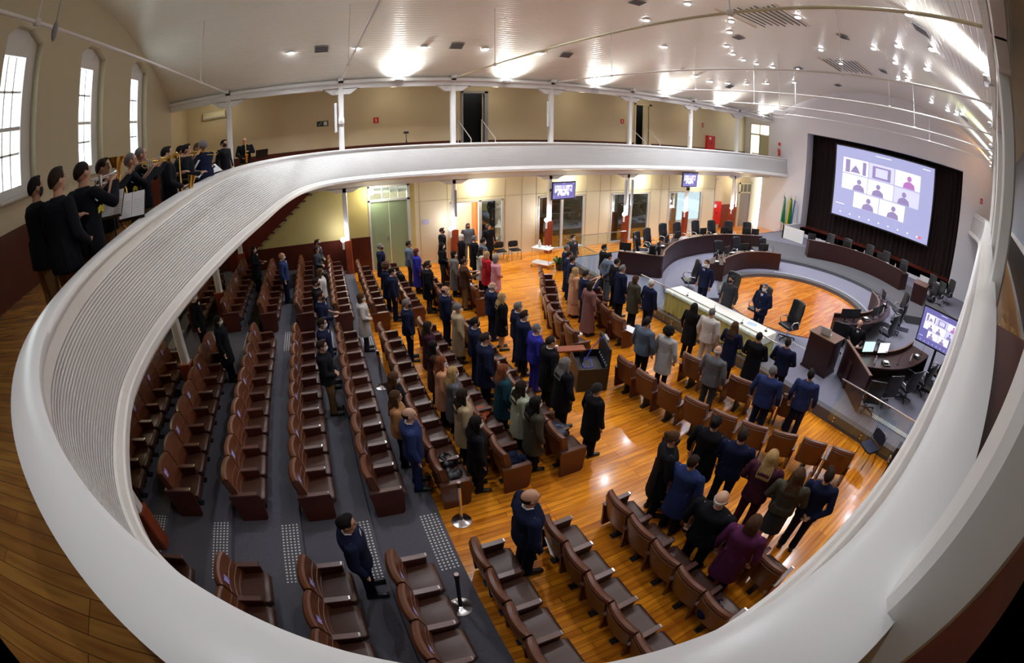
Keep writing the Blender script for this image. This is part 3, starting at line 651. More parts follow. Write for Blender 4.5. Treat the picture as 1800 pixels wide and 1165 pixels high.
t = tv('television', 'wall television showing a video call, on the post by the drinks cart', 'television', (9.75, -.38, 3.02), .12, 1.28, .74, 11, .9, tilt=.06); MB().box(-.6, -.5, .07, .3, -.05, .05).box(-.1, .1, .07, .12, -.1, .1).obj('bracket', M_blackpl, t)
t = tv('television', 'smaller far television showing a video call, between the post and fourth glazed door', 'television', (18.2, -.38, 3.45), .05, 1.28, .74, 12, .9, tilt=.05); MB().box(-.08, .08, .07, .3, -.05, .05).box(-.15, .05, .0, .1, -.62, -.45).obj('bracket', M_blackpl, t)
t = tv('monitor_screen', 'large black-framed monitor on a stand showing the video call, on the right of the dais', 'monitor', (13.0, -17.2, 2.08), -pi / 2, 1.78, 1.02, 13, .9)
MB().box(-.05, .05, .08, .16, -1.75, .3).box(-.5, .5, -.1, .4, -1.78, -1.72).obj('stand', M_blackpl, t)
# projection screen hanging in the stage opening
t = thing('projection_screen', 'huge projection screen showing a lilac video call in the black stage opening', 'projection screen', (XC + .8, -9.43, 4.6), -pi / 2)
MB().box(-4.12, 4.12, .01, .05, -2.36, 2.36).obj('border', M_blackpl, t); screen_content(t, 8.04, 4.55, -.0, 14, 1.)
t.scale = (1, 1, 1)
# projector on its pole
t = thing('projector', 'white ceiling projector in a cage hanging from the sixth tie rod', 'projector', (17.3, -6.9, 7.55), .3)
MB().box(-.3, .3, -.25, .25, -.12, .12).obj('body', M_whitegloss, t, bevel=.03); c = MB()
for a in (-.42, .42):
    for b in (-.36, .36): c.tube([(a, b, -.22), (a, b, .18)], .012, 6)
for z in (-.22, .18):
    c.tube([(-.42, -.36, z), (.42, -.36, z), (.42, .36, z), (-.42, .36, z), (-.42, -.36, z)], .012, 6)
c.obj('cage', M_white, t); MB().tube([(0, 0, .12), (0, 0, 2.8)], .03).obj('pole', M_white, t, smooth=40)
MB().cyl((0, 0), .06, -.3, -.25, M=Matrix.Rotation(pi / 2, 4, 'X')).obj('lens', M_blackpl, t)
# hanging lamp by the end wall
t = thing('pendant_microphone', 'small grey pendant hanging on a cable before the end wall windows', 'pendant', (-4.3, -13.7, 7.8)); MB().tube([(0, 0, .1), (0, 0, 2.3)], .008, 6).obj('cable', M_grey, t); MB().ell((0, 0, 0), (.05, .05, .13)).obj('body', M_grey, t, smooth=60)
# safety fittings on the walls
def sign(name, label, loc, w, h, col, glyph=None, rz=0, cat='sign'):
    t = thing(name, label, cat, loc, rz); MB().box(-w / 2, w / 2, -.01, 0, -h / 2, h / 2).obj('plate', col, t)
    if glyph: glyph(w, h).obj('symbol', M_whitegloss, t)
    return t
ext = lambda w, h: MB().box(-w * .1, w * .1, -.014, -.01, -h * .3, h * .15).box(-w * .16, w * .05, -.014, -.01, h * .17, h * .26)
sign('fire_sign', 'red fire extinguisher sign on the upper wall between the first two posts', (1.71, 2.39, 6.38), .24, .26, M_red, ext)
sign('fire_sign', 'red fire extinguisher sign on the upper wall left of the second doorway', (15.2, 2.39, 6.45), .24, .26, M_red, ext)
sign('fire_sign', 'pair of red signs above the red hydrant cabinet on the gallery', (22.2, 2.39, 6.75), .2, .3, M_red, ext)
sign('fire_sign', 'tiny red sign on the lilac wall right of the stage', (XC - .01, -17.5, 6.0), .2, .3, M_red, ext, -pi / 2)
sign('exit_sign', 'dark green stairs exit sign with white symbols on the upper wall', (-.73, 2.39, 6.4), .52, .24, mat('sign green black', (.02, .06, .04), .5), lambda w, h: MB().box(w * .1, w * .4, -.014, -.01, -h * .35, h * .35).prism([(-w * .35, -h * .3), (-w * .1, h * .3), (-w * .05, h * .3), (-w * .3, -h * .3)], -.014, -.01))
def cabinet(loc, w, h, label):
    t = thing('hydrant_cabinet', label, 'cabinet', loc); MB().box(-w / 2, w / 2, -.18, 0, 0, h).obj('body', M_red, t, bevel=.01); d = MB().box(-w / 2 + .03, w / 2 - .03, -.2, -.18, .03, h - .03).obj('door', M_red, t, bevel=.006)
    MB().box(-.05, .05, -.205, -.2, h * .45, h * .55).obj('lock_plate', M_blackpl, d); MB().box(-w * .3, -w * .05, -.205, -.2, h * .75, h * .9).obj('label', M_whitegloss, d); return t
cabinet((22.95, 2.38, 5.05), .85, 1.05, 'red hydrant cabinet on the upper gallery wall'); cabinet((22.35, 1.0, .35), 1.05, 1.5, 'tall red hydrant cabinet behind the councillors chairs')
t = thing('fire_extinguisher', 'red fire extinguisher hanging on the lilac stage wall beside the gallery end', 'fire extinguisher', (XC - .1, -.9, 5.35)); MB().lathe([(.001, 0), (.08, .01), (.08, .42), (.03, .5), (.03, .54)], 14).obj('cylinder', M_red, t, smooth=40); MB().tube([(0, 0, .54), (-.05, .08, .56), (-.08, .12, .3)], .012, 6).obj('hose', M_blackpl, t); MB().box(-.01, .01, -.1, .1, .75, .95).obj('sign', M_red, t)
t = thing('fire_extinguisher', 'fire extinguisher standing on the floor by the corner of the stage wall', 'fire extinguisher', (26.8, -2.3, .3)); MB().lathe([(.001, 0), (.09, .01), (.09, .5), (.03, .6)], 14).obj('cylinder', M_grey, t, smooth=40); MB().tube([(0, 0, .6), (-.1, .1, .75), (-.15, .12, .4)], .015, 6).obj('hose', M_blackpl, t)
sign('floor_sign', 'small yellow triangle sign on the lilac stage wall above the extinguisher', (XC - .01, -2.2, 1.5), .2, .2, mat('sign yellow', (.8, .7, .05), .5), None, -pi / 2)
sign('notice', 'pale lilac printed notice on the panel wall beside the lobby opening', (3.45, yl - .02, 1.9), .28, .2, mat('notice lilac', (.55, .55, .8), .6))
# air conditioner in the gallery corner
t = thing('air_conditioner', 'cream split air conditioner high on the gallery corner wall', 'air conditioner', (-5.8, 2.2, 7.22)); MB().prism([(0, 0), (.2, 0), (.2, .32), (.03, .32), (-.03, .12)], -.55, .55, 'x').obj('body', M_creamlow, t, bevel=.02); MB().box(-.5, .5, -.03, -.01, .03, .06).obj('vent_slot', M_grey, t)
# handrails by the two upper doorways
for n, (x0, xe, x1) in enumerate(((5.55, 5.95, 'left'), (6.73, 7.15, 'right'), (15.55, 16.3, 'left'), (16.85, 17.5, 'right'))):
    t = thing('handrail', 'short sloping white handrail on the %s of the %s gallery doorway' % (x1, 'first dark' if n < 2 else 'second dark'), 'handrail', (x0, 1.6, GF)); w = xe - x0
    MB().tube([(0, .7, .6), (0, .7, 2.0), (w, 0, 1.1), (w, 0, 0)], .028).obj('rail', M_white, t, smooth=40); MB().cyl((w, 0), .05, 0, .02).obj('foot', M_white, t)
t = thing('camera_tripod', 'black tripod with a small camera head behind the far parapet', 'tripod', (2.82, 1.0, GF))
for a in range(3): MB().tube([(0, 0, 1.2), (.3 * cos(a * 2.1), .3 * sin(a * 2.1), 0)], .012, 6).obj('leg', M_blackpl, t)
MB().tube([(0, 0, 1.1), (0, 0, 1.45)], .015).obj('column', M_blackpl, t); MB().box(-.1, .1, -.05, .05, 1.45, 1.55).obj('head', M_blackpl, t, bevel=.01)
# stair with red stringer rising to the far gallery, left of the green door
t = thing('staircase', 'staircase with broad red-brown stringer rising under the far gallery, left of the green door', 'staircase', (0, 0, 0))
MB().prism([(-5.2, .55), (-1.6, 3.45), (-1.05, 3.9), (-2.35, 3.9), (-5.2, 1.35)], .2, .26, 'y').obj('stringer', mat('stringer red', (.16, .02, .012), .35, var=.15), t)
st = MB()
for k in range(14): st.box(-5.1 + k * .29, -4.8 + k * .29, .26, .42, .75 + k * .23, .79 + k * .23)
st.obj('tread', M_wood, t)
r = MB().tube([(-5.3, .22, 2.15), (-2.2, .22, 4.75)], .025).tube([(-5.3, .22, 1.5), (-5.3, .22, 2.15)], .02).tube([(-3.6, .22, 2.9), (-3.6, .22, 3.55)], .02)
r.obj('handrail', M_blackpl, t)
MB().prism([(-5.1, 1.72), (-3.7, 2.88), (-3.7, 3.2), (-5.1, 2.04)], .21, .24, 'y').prism([(-3.5, 3.02), (-2.3, 4.0), (-2.6, 4.1), (-3.5, 3.35)], .21, .24, 'y').obj('panel', M_white, t)

for x in (-5.5, 2.3, 6.9, 11.5, 16.1, 20.7, 25.):  # added fill lights without fittings, brightening the far upper wall
    light('gallery_fill_light', 'POINT', (x, 1.0, 7.6), 6, (1., .92, .75), size=.15)

# ---------------------------------------------------------------- AUDITORIUM SEATS (local +x = forward, y across, origin on the floor)
def rounded(poly, r=.02, n=3):
    out = []
    N_ = len(poly)
    for i in range(N_):
        p = Vector(poly[i]); a = Vector(poly[i - 1]) - p; b = Vector(poly[(i + 1) % N_]) - p
        q = min(r, a.length * .45, b.length * .45); s = p + a.normalized() * q; e = p + b.normalized() * q
        for k in range(n + 1):
            t = k / n; out.append(tuple((1 - t)**2 * s + 2 * t * (1 - t) * p + t * t * e))
    return out
def seat_meshes():
    W2 = .262
    # cushion with a rolled front edge
    prof = rounded([(-.16, .30), (.30, .30), (.335, .36), (.32, .445), (.26, .47), (-.16, .43)], .045, 4)
    c = MB()
    Y = [-W2, -W2 + .03, W2 - .03, W2]; sc = [.86, 1., 1., .86]
    cx, cz = .08, .38
    c.loft([[(cx + (x - cx) * s, y, cz + (z - cz) * s) for x, z in prof] for y, s in zip(Y, sc)])
    cush = c.mesh('seat_cushion', 45)
    # backrest: concave in plan, front face stitched in horizontal channels, rounded top roll
    front = [(-.10, .40), (-.115, .50), (-.128, .505), (-.118, .515), (-.135, .63), (-.15, .635), (-.14, .645), (-.165, .76), (-.18, .765), (-.17, .775), (-.20, .90), (-.215, .955), (-.25, .975)]
    rear = [(-.30, .965), (-.325, .93), (-.305, .80), (-.255, .55), (-.215, .34), (-.13, .34)]
    prof = front + rear; c = MB(); rings = []
    for i in range(9):
        t = -1 + 2 * i / 8.; y = t * .285; dx = .045 * t * t; e = 1 if abs(t) < .99 else .9
        rings.append([(-.2 + (x + .2) * e + dx, y, .65 + (z - .65) * (1 if abs(t) < .99 else .985) - .012 * t * t * (1 if z > .9 else 0)) for x, z in prof])
    c.loft(rings); back = c.mesh('seat_back', 35)
    # hard rear shell
    c = MB(); rp = [(-.326, .90), (-.338, .89), (-.315, .76), (-.262, .50), (-.228, .35), (-.216, .36), (-.258, .56), (-.306, .80)]
    c.loft([[(x + .045 * t * t, t * .275, z) for x, z in rp] for t in [-1 + 2 * i / 8. for i in range(9)]]); shell = c.mesh('back_shell', 35)
    arm = MB().prism(rounded([(-.22, .06), (.14, .06), (.19, .12), (.235, .50), (.235, .595), (-.27, .595), (-.24, .35)], .02, 2), -.018, .018, 'y').mesh('arm_panel', 40)
    cap = MB().prism(rounded([(-.27, -.04), (.245, -.04), (.245, .04), (-.27, .04)], .015, 2), .595, .625, 'z').mesh('arm_cap', 40)
    clip = MB().box(.225, .248, -.03, .03, .60, .632).mesh('arm_clip')
    ped = MB().box(-.14, .12, -.03, .03, .03, .32).box(-.2, .2, -.05, .05, 0, .03).mesh('pedestal')
    endp = MB().prism(rounded([(-.24, .0), (.20, .0), (.24, .06), (.27, .50), (.255, .595), (-.29, .595), (-.26, .35)], .025, 3), -.028, .0, 'y').mesh('end_panel', 40)
    st = MB(); st.box(0, .002, -.055, .055, -.075, .075)
    sticker = st.mesh('sticker')
    g = MB().box(.002, .004, -.035, -.02, -.06, .06).box(.002, .004, .0, .012, -.05, .05).box(.002, .004, -.005, .03, .035, .047).box(.002, .004, -.005, .03, -.006, .006).box(.002, .004, -.005, .03, -.05, -.038).box(.002, .004, .04, .05, -.02, .065).mesh('sticker_marks')
    return cush, back, shell, arm, cap, clip, ped, endp, sticker, g
_cush, _back, _shell, _arm, _cap, _clip, _ped, _end, _stk, _stm = seat_meshes()
M_stk = mat('blue purple sticker', (.10, .06, .55), .5, var=.05); M_seatback = mat('seat back leather', (.135, .043, .018), .36, var=.2, scale=8)
def proto_seat(kind):
    """kind: set of 'l' left arm divider, 'e' near end panel (-y side), 'f' far end panel, 's' sticker"""
    t = bpy.data.objects.new('auditorium_seat', None); t['category'] = 'seat'
    put(_cush, 'seat', M_leather, t); b = put(_back, 'backrest', M_seatback, t); put(_shell, 'back_shell', M_leatherback, b); put(_ped, 'pedestal', M_blackpl, t)
    def a(y):
        p = put(_arm, 'armrest', M_wood, t, loc=(0, y, 0)); put(_cap, 'arm_cap', M_armwood, p); put(_clip, 'arm_clip', M_steel, p)
    if 'd' in kind: a(-.30)
    if 'D' in kind: a(.30)
    if 'e' in kind: put(_end, 'end_panel', M_wood, t, loc=(0, -.302, 0))
    if 'f' in kind: put(_end, 'end_panel', M_wood, t, loc=(0, .33, 0))
    if 's' in kind:
        q = put(_stk, 'sticker', M_stk, t, loc=(-.168, -.13, .83), rot=(0, -.2, 0)); q['label'] = 'blue purple distancing sticker with white marks'; put(_stm, 'sticker_marks', M_paper, q)
    return t
_pro = {}
ORD = ['first', 'second', 'third', 'fourth', 'fifth', 'sixth', 'seventh', 'eighth', 'ninth', 'tenth', 'eleventh', 'twelfth']
def place_seat(kind, x, y, z, rz, label, group):
    k = ''.join(sorted(kind))
    if k not in _pro:
        _pro[k] = proto_seat(k); o = _pro[k]; COL.objects.link(o)
    else: o = copy_tree(_pro[k])
    o.location = (x, y, z); o.rotation_euler = (0, 0, rz); o['label'] = label; o['category'] = 'seat'; o['group'] = group
    return o
PITCH = .6
# name, arm-front x, number of seats in far / middle / near block
ROWS = [('fourth floor-level row', 4.04, 6, 0, 5), ('third floor-level row', 2.93, 7, 10, 7), ('second floor-level row', 1.84, 8, 10, 6), ('first floor-level row', .74, 8, 10, 6),
        ('lowest carpeted tier', -.40, 9, 10, 5), ('second carpeted tier', -1.55, 9, 10, 4), ('third carpeted tier', -2.69, 8, 10, 3), ('fourth carpeted tier', -3.87, 8, 9, 2), ('fifth carpeted tier', -5.05, 6, 8, 2), ('topmost carpeted tier', -6.2, 4, 5, 0)]
SEATS = []
for r, (nm, xf, nf, nm_, nn) in enumerate(ROWS):
    x = xf - .235
    z = tier(x - .1)
    if z > 0: z = .15 * min(6, r - 3)
    if r == 1: ya = -13.0
    else: ya = -12.98
    stk = r >= 4
    for blk, n, y0, sg in (('far', nf, -5.62, 1), ('middle', nm_, ya, 1), ('near', nn, -14.42, -1)):
        for k in range(n):
            y = y0 + sg * (k + .5) * PITCH
            if blk == 'near' and (x, y) and y < -17.5: continue
            if x < -4.2 and min(abs(y + c) for c in (4.6, 9.2, 13.8)) < .3 and x > -5.0: continue
            kind = 'd'
            if k == 0 and sg > 0: kind += 'e'
            if k == n - 1 and sg > 0: kind += 'D' + 'f'
            if k == 0 and sg < 0: kind += 'D'
            if stk and (k % 2 == (0 if r % 2 else 1) or (blk == 'near' and k % 2 == (r % 2))) and r < 9: kind += 's'
            lab = 'brown leather seat, %s from the %s aisle, %s, %s block' % (ORD[k], 'near' if blk != 'far' else 'far', nm, blk)
            SEATS.append(place_seat(kind, x, y, z, 0, lab, '%s block of auditorium seats' % blk))
# curved rows standing free in front of the dais
def curved(pts, n, lab, group, kindf=lambda k: 'd', back=.235):
    P = catmull(pts, 12); L_ = [0]
    for i in range(len(P) - 1): L_.append(L_[-1] + (P[i + 1] - P[i]).length)
    out = []
    for k in range(n):
        s = (k + .5) / n * L_[-1]; i = max(j for j in range(len(L_)) if L_[j] <= s); i = min(i, len(P) - 2); f = (s - L_[i]) / (L_[i + 1] - L_[i]); p = P[i].lerp(P[i + 1], f); t = (P[i + 1] - P[i]).normalized()
        rz = atan2(-t.x, t.y) if t.y > 0 else atan2(t.x, -t.y)
        nx, ny = cos(rz), sin(rz)
        out.append(place_seat(kindf(k) + ('D' if k in (0, n - 1) else ''), p.x + nx * .27, p.y + ny * .27, 0, rz, lab % ORD[k], group))
    return out
curved([(5.1, -10.85), (5.14, -11.8), (5.24, -12.54), (5.6, -13.95), (5.95, -14.8), (6.3, -15.4), (6.65, -16.1), (6.95, -16.85)], 9, 'brown leather seat, %s from the black equipment case in the long front row', 'long front row facing the cloth-covered table')
curved([(6.65, -11.5), (6.75, -12.1), (6.98, -13.2), (7.35, -14.2), (7.7, -14.9)], 5, 'brown leather seat seen from behind, %s from the camera cabinet in the foremost row', 'foremost row before the white table')
curved([(4.78, -9.5), (4.88, -8.4), (5.05, -7.6), (5.4, -6.6), (5.75, -5.8), (6.15, -5.0), (6.5, -4.2)], 8, 'brown leather seat, %s from the camera cabinet in the bowed row toward the drinks cart', 'bowed row toward the drinks cart')
curved([(6.42, -9.45), (6.45, -8.6), (6.62, -7.8), (6.95, -6.9), (7.3, -6.2), (7.7, -5.5)], 6, 'brown leather seat, %s from the central gap in the bowed row beside the dark desk', 'bowed row beside the dark desk')

# ---------------------------------------------------------------- PEOPLE (prototype meshes, local +x = facing, origin between the feet, 1.72 m tall)
def cap_(m, a, b, ra, rb, n=12, sq=1.0):
    """tapered limb with rounded ends"""
    a, b = Vector(a), Vector(b); d = (b - a); L_ = max(d.length, 1e-5); d = d / L_
    pts = []; rs = []
    for k in range(4): t = k / 4.; pts.append(a - d * ra * (1 - t)); rs.append(max(.0015, ra * sqrt(max(0, 1 - (1 - t)**2))))
    for k in range(5): t = k / 4.; pts.append(a + d * L_ * t); rs.append(ra + (rb - ra) * t)
    for k in range(1, 5): t = k / 4.; pts.append(b + d * rb * t); rs.append(max(.0015, rb * sqrt(max(0, 1 - t * t))))
    return m.tube(pts, rs, n)
def ring_(c, rx, ry, z, n=20, px=2.2, dx=0):
    out = []
    for j in range(n):
        a = 2 * pi * j / n; ca, sa = cos(a), sin(a)
        out.append((c + dx + rx * math.copysign(abs(ca)**(2 / px), ca), ry * math.copysign(abs(sa)**(2 / px), sa), z))
    return out
def remesh(m, name, vox, smooth=2, dec=None, fac=.5):
    me = m.mesh(name + '_src'); o = bpy.data.objects.new('tmp', me); COL.objects.link(o)
    r = o.modifiers.new('r', 'REMESH'); r.mode = 'VOXEL'; r.voxel_size = vox
    if smooth: s = o.modifiers.new('s', 'SMOOTH'); s.iterations = smooth; s.factor = fac
    if dec: d = o.modifiers.new('d', 'DECIMATE'); d.ratio = dec
    dg = bpy.context.evaluated_depsgraph_get(); dg.update()
    out = bpy.data.meshes.new_from_object(o.evaluated_get(dg)); out.name = name; out.shade_smooth()
    bpy.data.objects.remove(o); bpy.data.meshes.remove(me); return out
# arm poses: elbow, wrist, hand direction (for the left side y>0; right mirrored unless given)
POSE = {
 'side': dict(l=((-.03, .25, 1.12), (.04, .255, .87), (.03, 0, -1)), r=((-.03, -.25, 1.12), (.04, -.255, .87), (.03, 0, -1))),
 'front': dict(l=((.0, .26, 1.13), (.16, .07, .98), (.3, -.8, -.35)), r=((.0, -.26, 1.13), (.165, -.06, .96), (.3, .8, -.45))),
 'back': dict(l=((-.12, .25, 1.13), (-.15, .06, .93), (-.1, -.8, -.5)), r=((-.12, -.25, 1.13), (-.165, -.05, .91), (-.1, .8, -.5))),
 'clap': dict(l=((.10, .25, 1.18), (.36, .10, 1.22), (.8, -.25, .3)), r=((.10, -.25, 1.18), (.36, -.10, 1.20), (.8, .25, .3))),
 'horn': dict(l=((.16, .24, 1.25), (.30, .06, 1.42), (.6, -.3, .5)), r=((.16, -.24, 1.25), (.36, -.05, 1.45), (.6, .3, .5))),
 'low': dict(l=((.06, .25, 1.17), (.27, .08, 1.22), (.7, -.4, .1)), r=((.0, -.26, 1.12), (.22, -.10, .98), (.7, .4, .0))),
 'hold': dict(l=((.02, .26, 1.13), (.27, .14, 1.08), (.9, -.2, .1)), r=((.02, -.26, 1.13), (.27, -.14, 1.08), (.9, .2, .1))),
}
SH = (-.01, .185, 1.40)
def hand(m, w, d, side):
    w = Vector(w); d = Vector(d).normalized(); up = Vector((0, 0, 1)) if abs(d.z) < .8 else Vector((1, 0, 0))
    s = d.cross(up).normalized()          # across the palm
    nrm = s.cross(d).normalized()
    pc = w + d * .045
    cap_(m, w, w + d * .03, .026, .03); cap_(m, pc - s * .018, pc - s * .018 + d * .035, .02, .019); cap_(m, pc + s * .018, pc + s * .018 + d * .03, .02, .018)
    for k, (o, L_) in enumerate(((-.032, .055), (-.0115, .068), (.0105, .064), (.031, .05))):
        b = w + d * .078 + s * o; c1 = b + d * L_ * .5 - nrm * side * .006; c2 = c1 + d * L_ * .42 - nrm * side * .022
        m.tube([b - d * .02, b, c1, c2], [.0095, .0095, .0085, .007], 7)
    tb = w + d * .025 - s * .03; m.tube([tb, tb - s * .022 + d * .022, tb - s * .028 + d * .05], [.012, .0105, .008], 7)
def body(pose, seated=False):
    m = MB(); P = POSE[pose]
    # legs
    for sy in (1, -1):
        hip = (0, .09 * sy, .90)
        knee, ank = ((.015, .10 * sy, .49), (-.015, .105 * sy, .08)) if not seated else ((.42, .13 * sy, .50), (.42, .13 * sy, .08))
        if seated: hip = (.0, .10 * sy, .52)
        cap_(m, hip, knee, .086, .054); cap_(m, knee, ank, .056, .036); cap_(m, (ank[0] - .03, ank[1], .038), (ank[0] + .17, ank[1] + .02 * sy, .03), .038, .03)
    dz = -.38 if seated else 0
    secs = [(.84, .10, .15, 0), (.92, .115, .168, -.01), (1.0, .112, .158, -.005), (1.10, .10, .142, 0), (1.2, .112, .155, .005), (1.3, .122, .172, .0), (1.38, .112, .178, -.01), (1.43, .08, .135, -.012), (1.46, .055, .075, -.01)]
    m.loft([ring_(0, rx, ry, z + dz, dx=dx) for z, rx, ry, dx in secs])
    cap_(m, (-.01, 0, 1.42 + dz), (.012, 0, 1.54 + dz), .058, .054)
    # head
    hz = 1.615 + dz
    m.ell((.0, 0, hz + .012), (.098, .076, .105), 20, 14); m.ell((.035, 0, hz - .055), (.062, .052, .062), 16, 10); m.ell((.055, 0, hz - .085), (.035, .03, .026), 12, 8)
    m.ell((.098, 0, hz - .018), (.017, .0145, .02), 10, 8); cap_(m, (.088, 0, hz + .015), (.102, 0, hz - .015), .010, .013, 8)
    m.ell((.078, .0, hz + .033), (.022, .052, .012), 12, 8); m.ell((.086, 0, hz - .056), (.012, .024, .009), 10, 6)
    for sy in (1, -1):
        m.ell((-.004, .079 * sy, hz - .008), (.02, .010, .032), 10, 8)
        e, w, d = P['l' if sy > 0 else 'r']; e = Vector(e) + Vector((0, 0, dz)); w = Vector(w) + Vector((0, 0, dz)); s = Vector((SH[0], SH[1] * sy, SH[2] + dz))
        cap_(m, s, e, .052, .039); cap_(m, e, w, .04, .026); hand(m, w, d, sy)
    return remesh(m, 'body_' + pose, .0078, 2, .35)
def jacket(pose, kind, seated=False):
    """kind: jacket, coat (to the knee), vest length tops"""
    m = MB(); P = POSE[pose]; dz = -.38 if seated else 0
    zb = {'jacket': .80, 'coat': .50, 'long': .28, 'top': .93}[kind]
    if seated: zb = .9
    secs = []
    if kind in ('coat', 'long'): secs += [(zb, .155, .20, -.005), (zb + .12, .15, .192, -.005)]
    else: secs += [(zb, .142, .185, -.005), (zb + .05, .138, .182, -.006)]
    secs += [(max(.94, zb + .13), .134, .176, -.005), (1.08, .122, .166, 0), (1.2, .130, .178, .003), (1.3, .138, .192, .0), (1.37, .130, .196, -.012), (1.415, .11, .17, -.016), (1.45, .078, .11, -.014), (1.475, .064, .07, -.012)]
    m.loft([ring_(0, rx, ry, z + dz, 24, 2.3, dx) for z, rx, ry, dx in secs])
    for sy in (1, -1):
        e, w, d = P['l' if sy > 0 else 'r']; e = Vector(e) + Vector((0, 0, dz)); w = Vector(w) + Vector((0, 0, dz)); s = Vector((SH[0] - .004, SH[1] * sy, SH[2] + dz))
        m.ell(s, (.066, .062, .062)); cap_(m, s, e, .064, .054); w2 = e.lerp(w, .93); m.tube([e - (w - e).normalized() * .03, e, e.lerp(w, .5), w2], [.045, .056, .048, .041], 12)
    # lapels and skirt vent folds
    if kind == 'jacket' and not seated:
        m.tube([(-.142, 0, zb), (-.143, 0, zb + .2)], .004, 5)
    for k in range(5): 
        a = -.9 + k * .45; m.tube([(-.1, .17 * a, zb + .03 + dz), (-.105, .15 * a, 1.1 + dz)], .012, 6)
    return remesh(m, kind + '_' + pose, .0135, 2, .45)
def trousers(seated=False):
    m = MB()
    for sy in (1, -1):
        if seated: cap_(m, (0, .10 * sy, .52), (.42, .13 * sy, .51), .098, .075); m.tube([(.42, .13 * sy, .52), (.42, .13 * sy, .3), (.42, .13 * sy, .07)], [.078, .068, .07], 14)
        else: m.tube([(0, .085 * sy, .95), (.005, .092 * sy, .78), (.012, .098 * sy, .50), (.0, .10 * sy, .30), (-.008, .105 * sy, .06)], [.09, .094, .073, .068, .07], 16)
    if not seated: m.loft([ring_(0, .118, .158, .84), ring_(0, .126, .174, .93), ring_(0, .118, .162, 1.03)])
    else: m.loft([ring_(0, .12, .17, .44), ring_(0, .13, .18, .55), ring_(0, .12, .16, .66)])
    return remesh(m, 'trousers', .0135, 2, .4)
def skirt(z0, r0):
    m = MB(); n = 40; rings = []
    for z, rx, ry in ((z0, .15 + r0, .185 + r0), ((z0 + .95) / 2, .14 + r0 * .5, .18 + r0 * .5), (.95, .128, .174), (1.05, .118, .16)):
        w = .010 * max(0, (.95 - z)) / .5
        rings.append([(x * (1 + w * sin(9 * atan2(y, x)) * 3), y * (1 + w * sin(9 * atan2(y, x)) * 3), zz) for x, y, zz in ring_(0, rx, ry, z, n)])
    m.loft(rings); return m.mesh('skirt', 60)
def shoes(seated=False, sy=1):
    m = MB(); ox = .42 if seated else -.015; yy = .13 if seated else .105
    cap_(m, (ox - .035, yy * sy, .045), (ox + .18, (yy + .02) * sy, .036), .046, .04, 10); m.box(ox - .08, ox + .21, (yy - .04) * sy, (yy + .05) * sy, 0, .02)
    return remesh(m, 'shoe', .012, 1, .5)
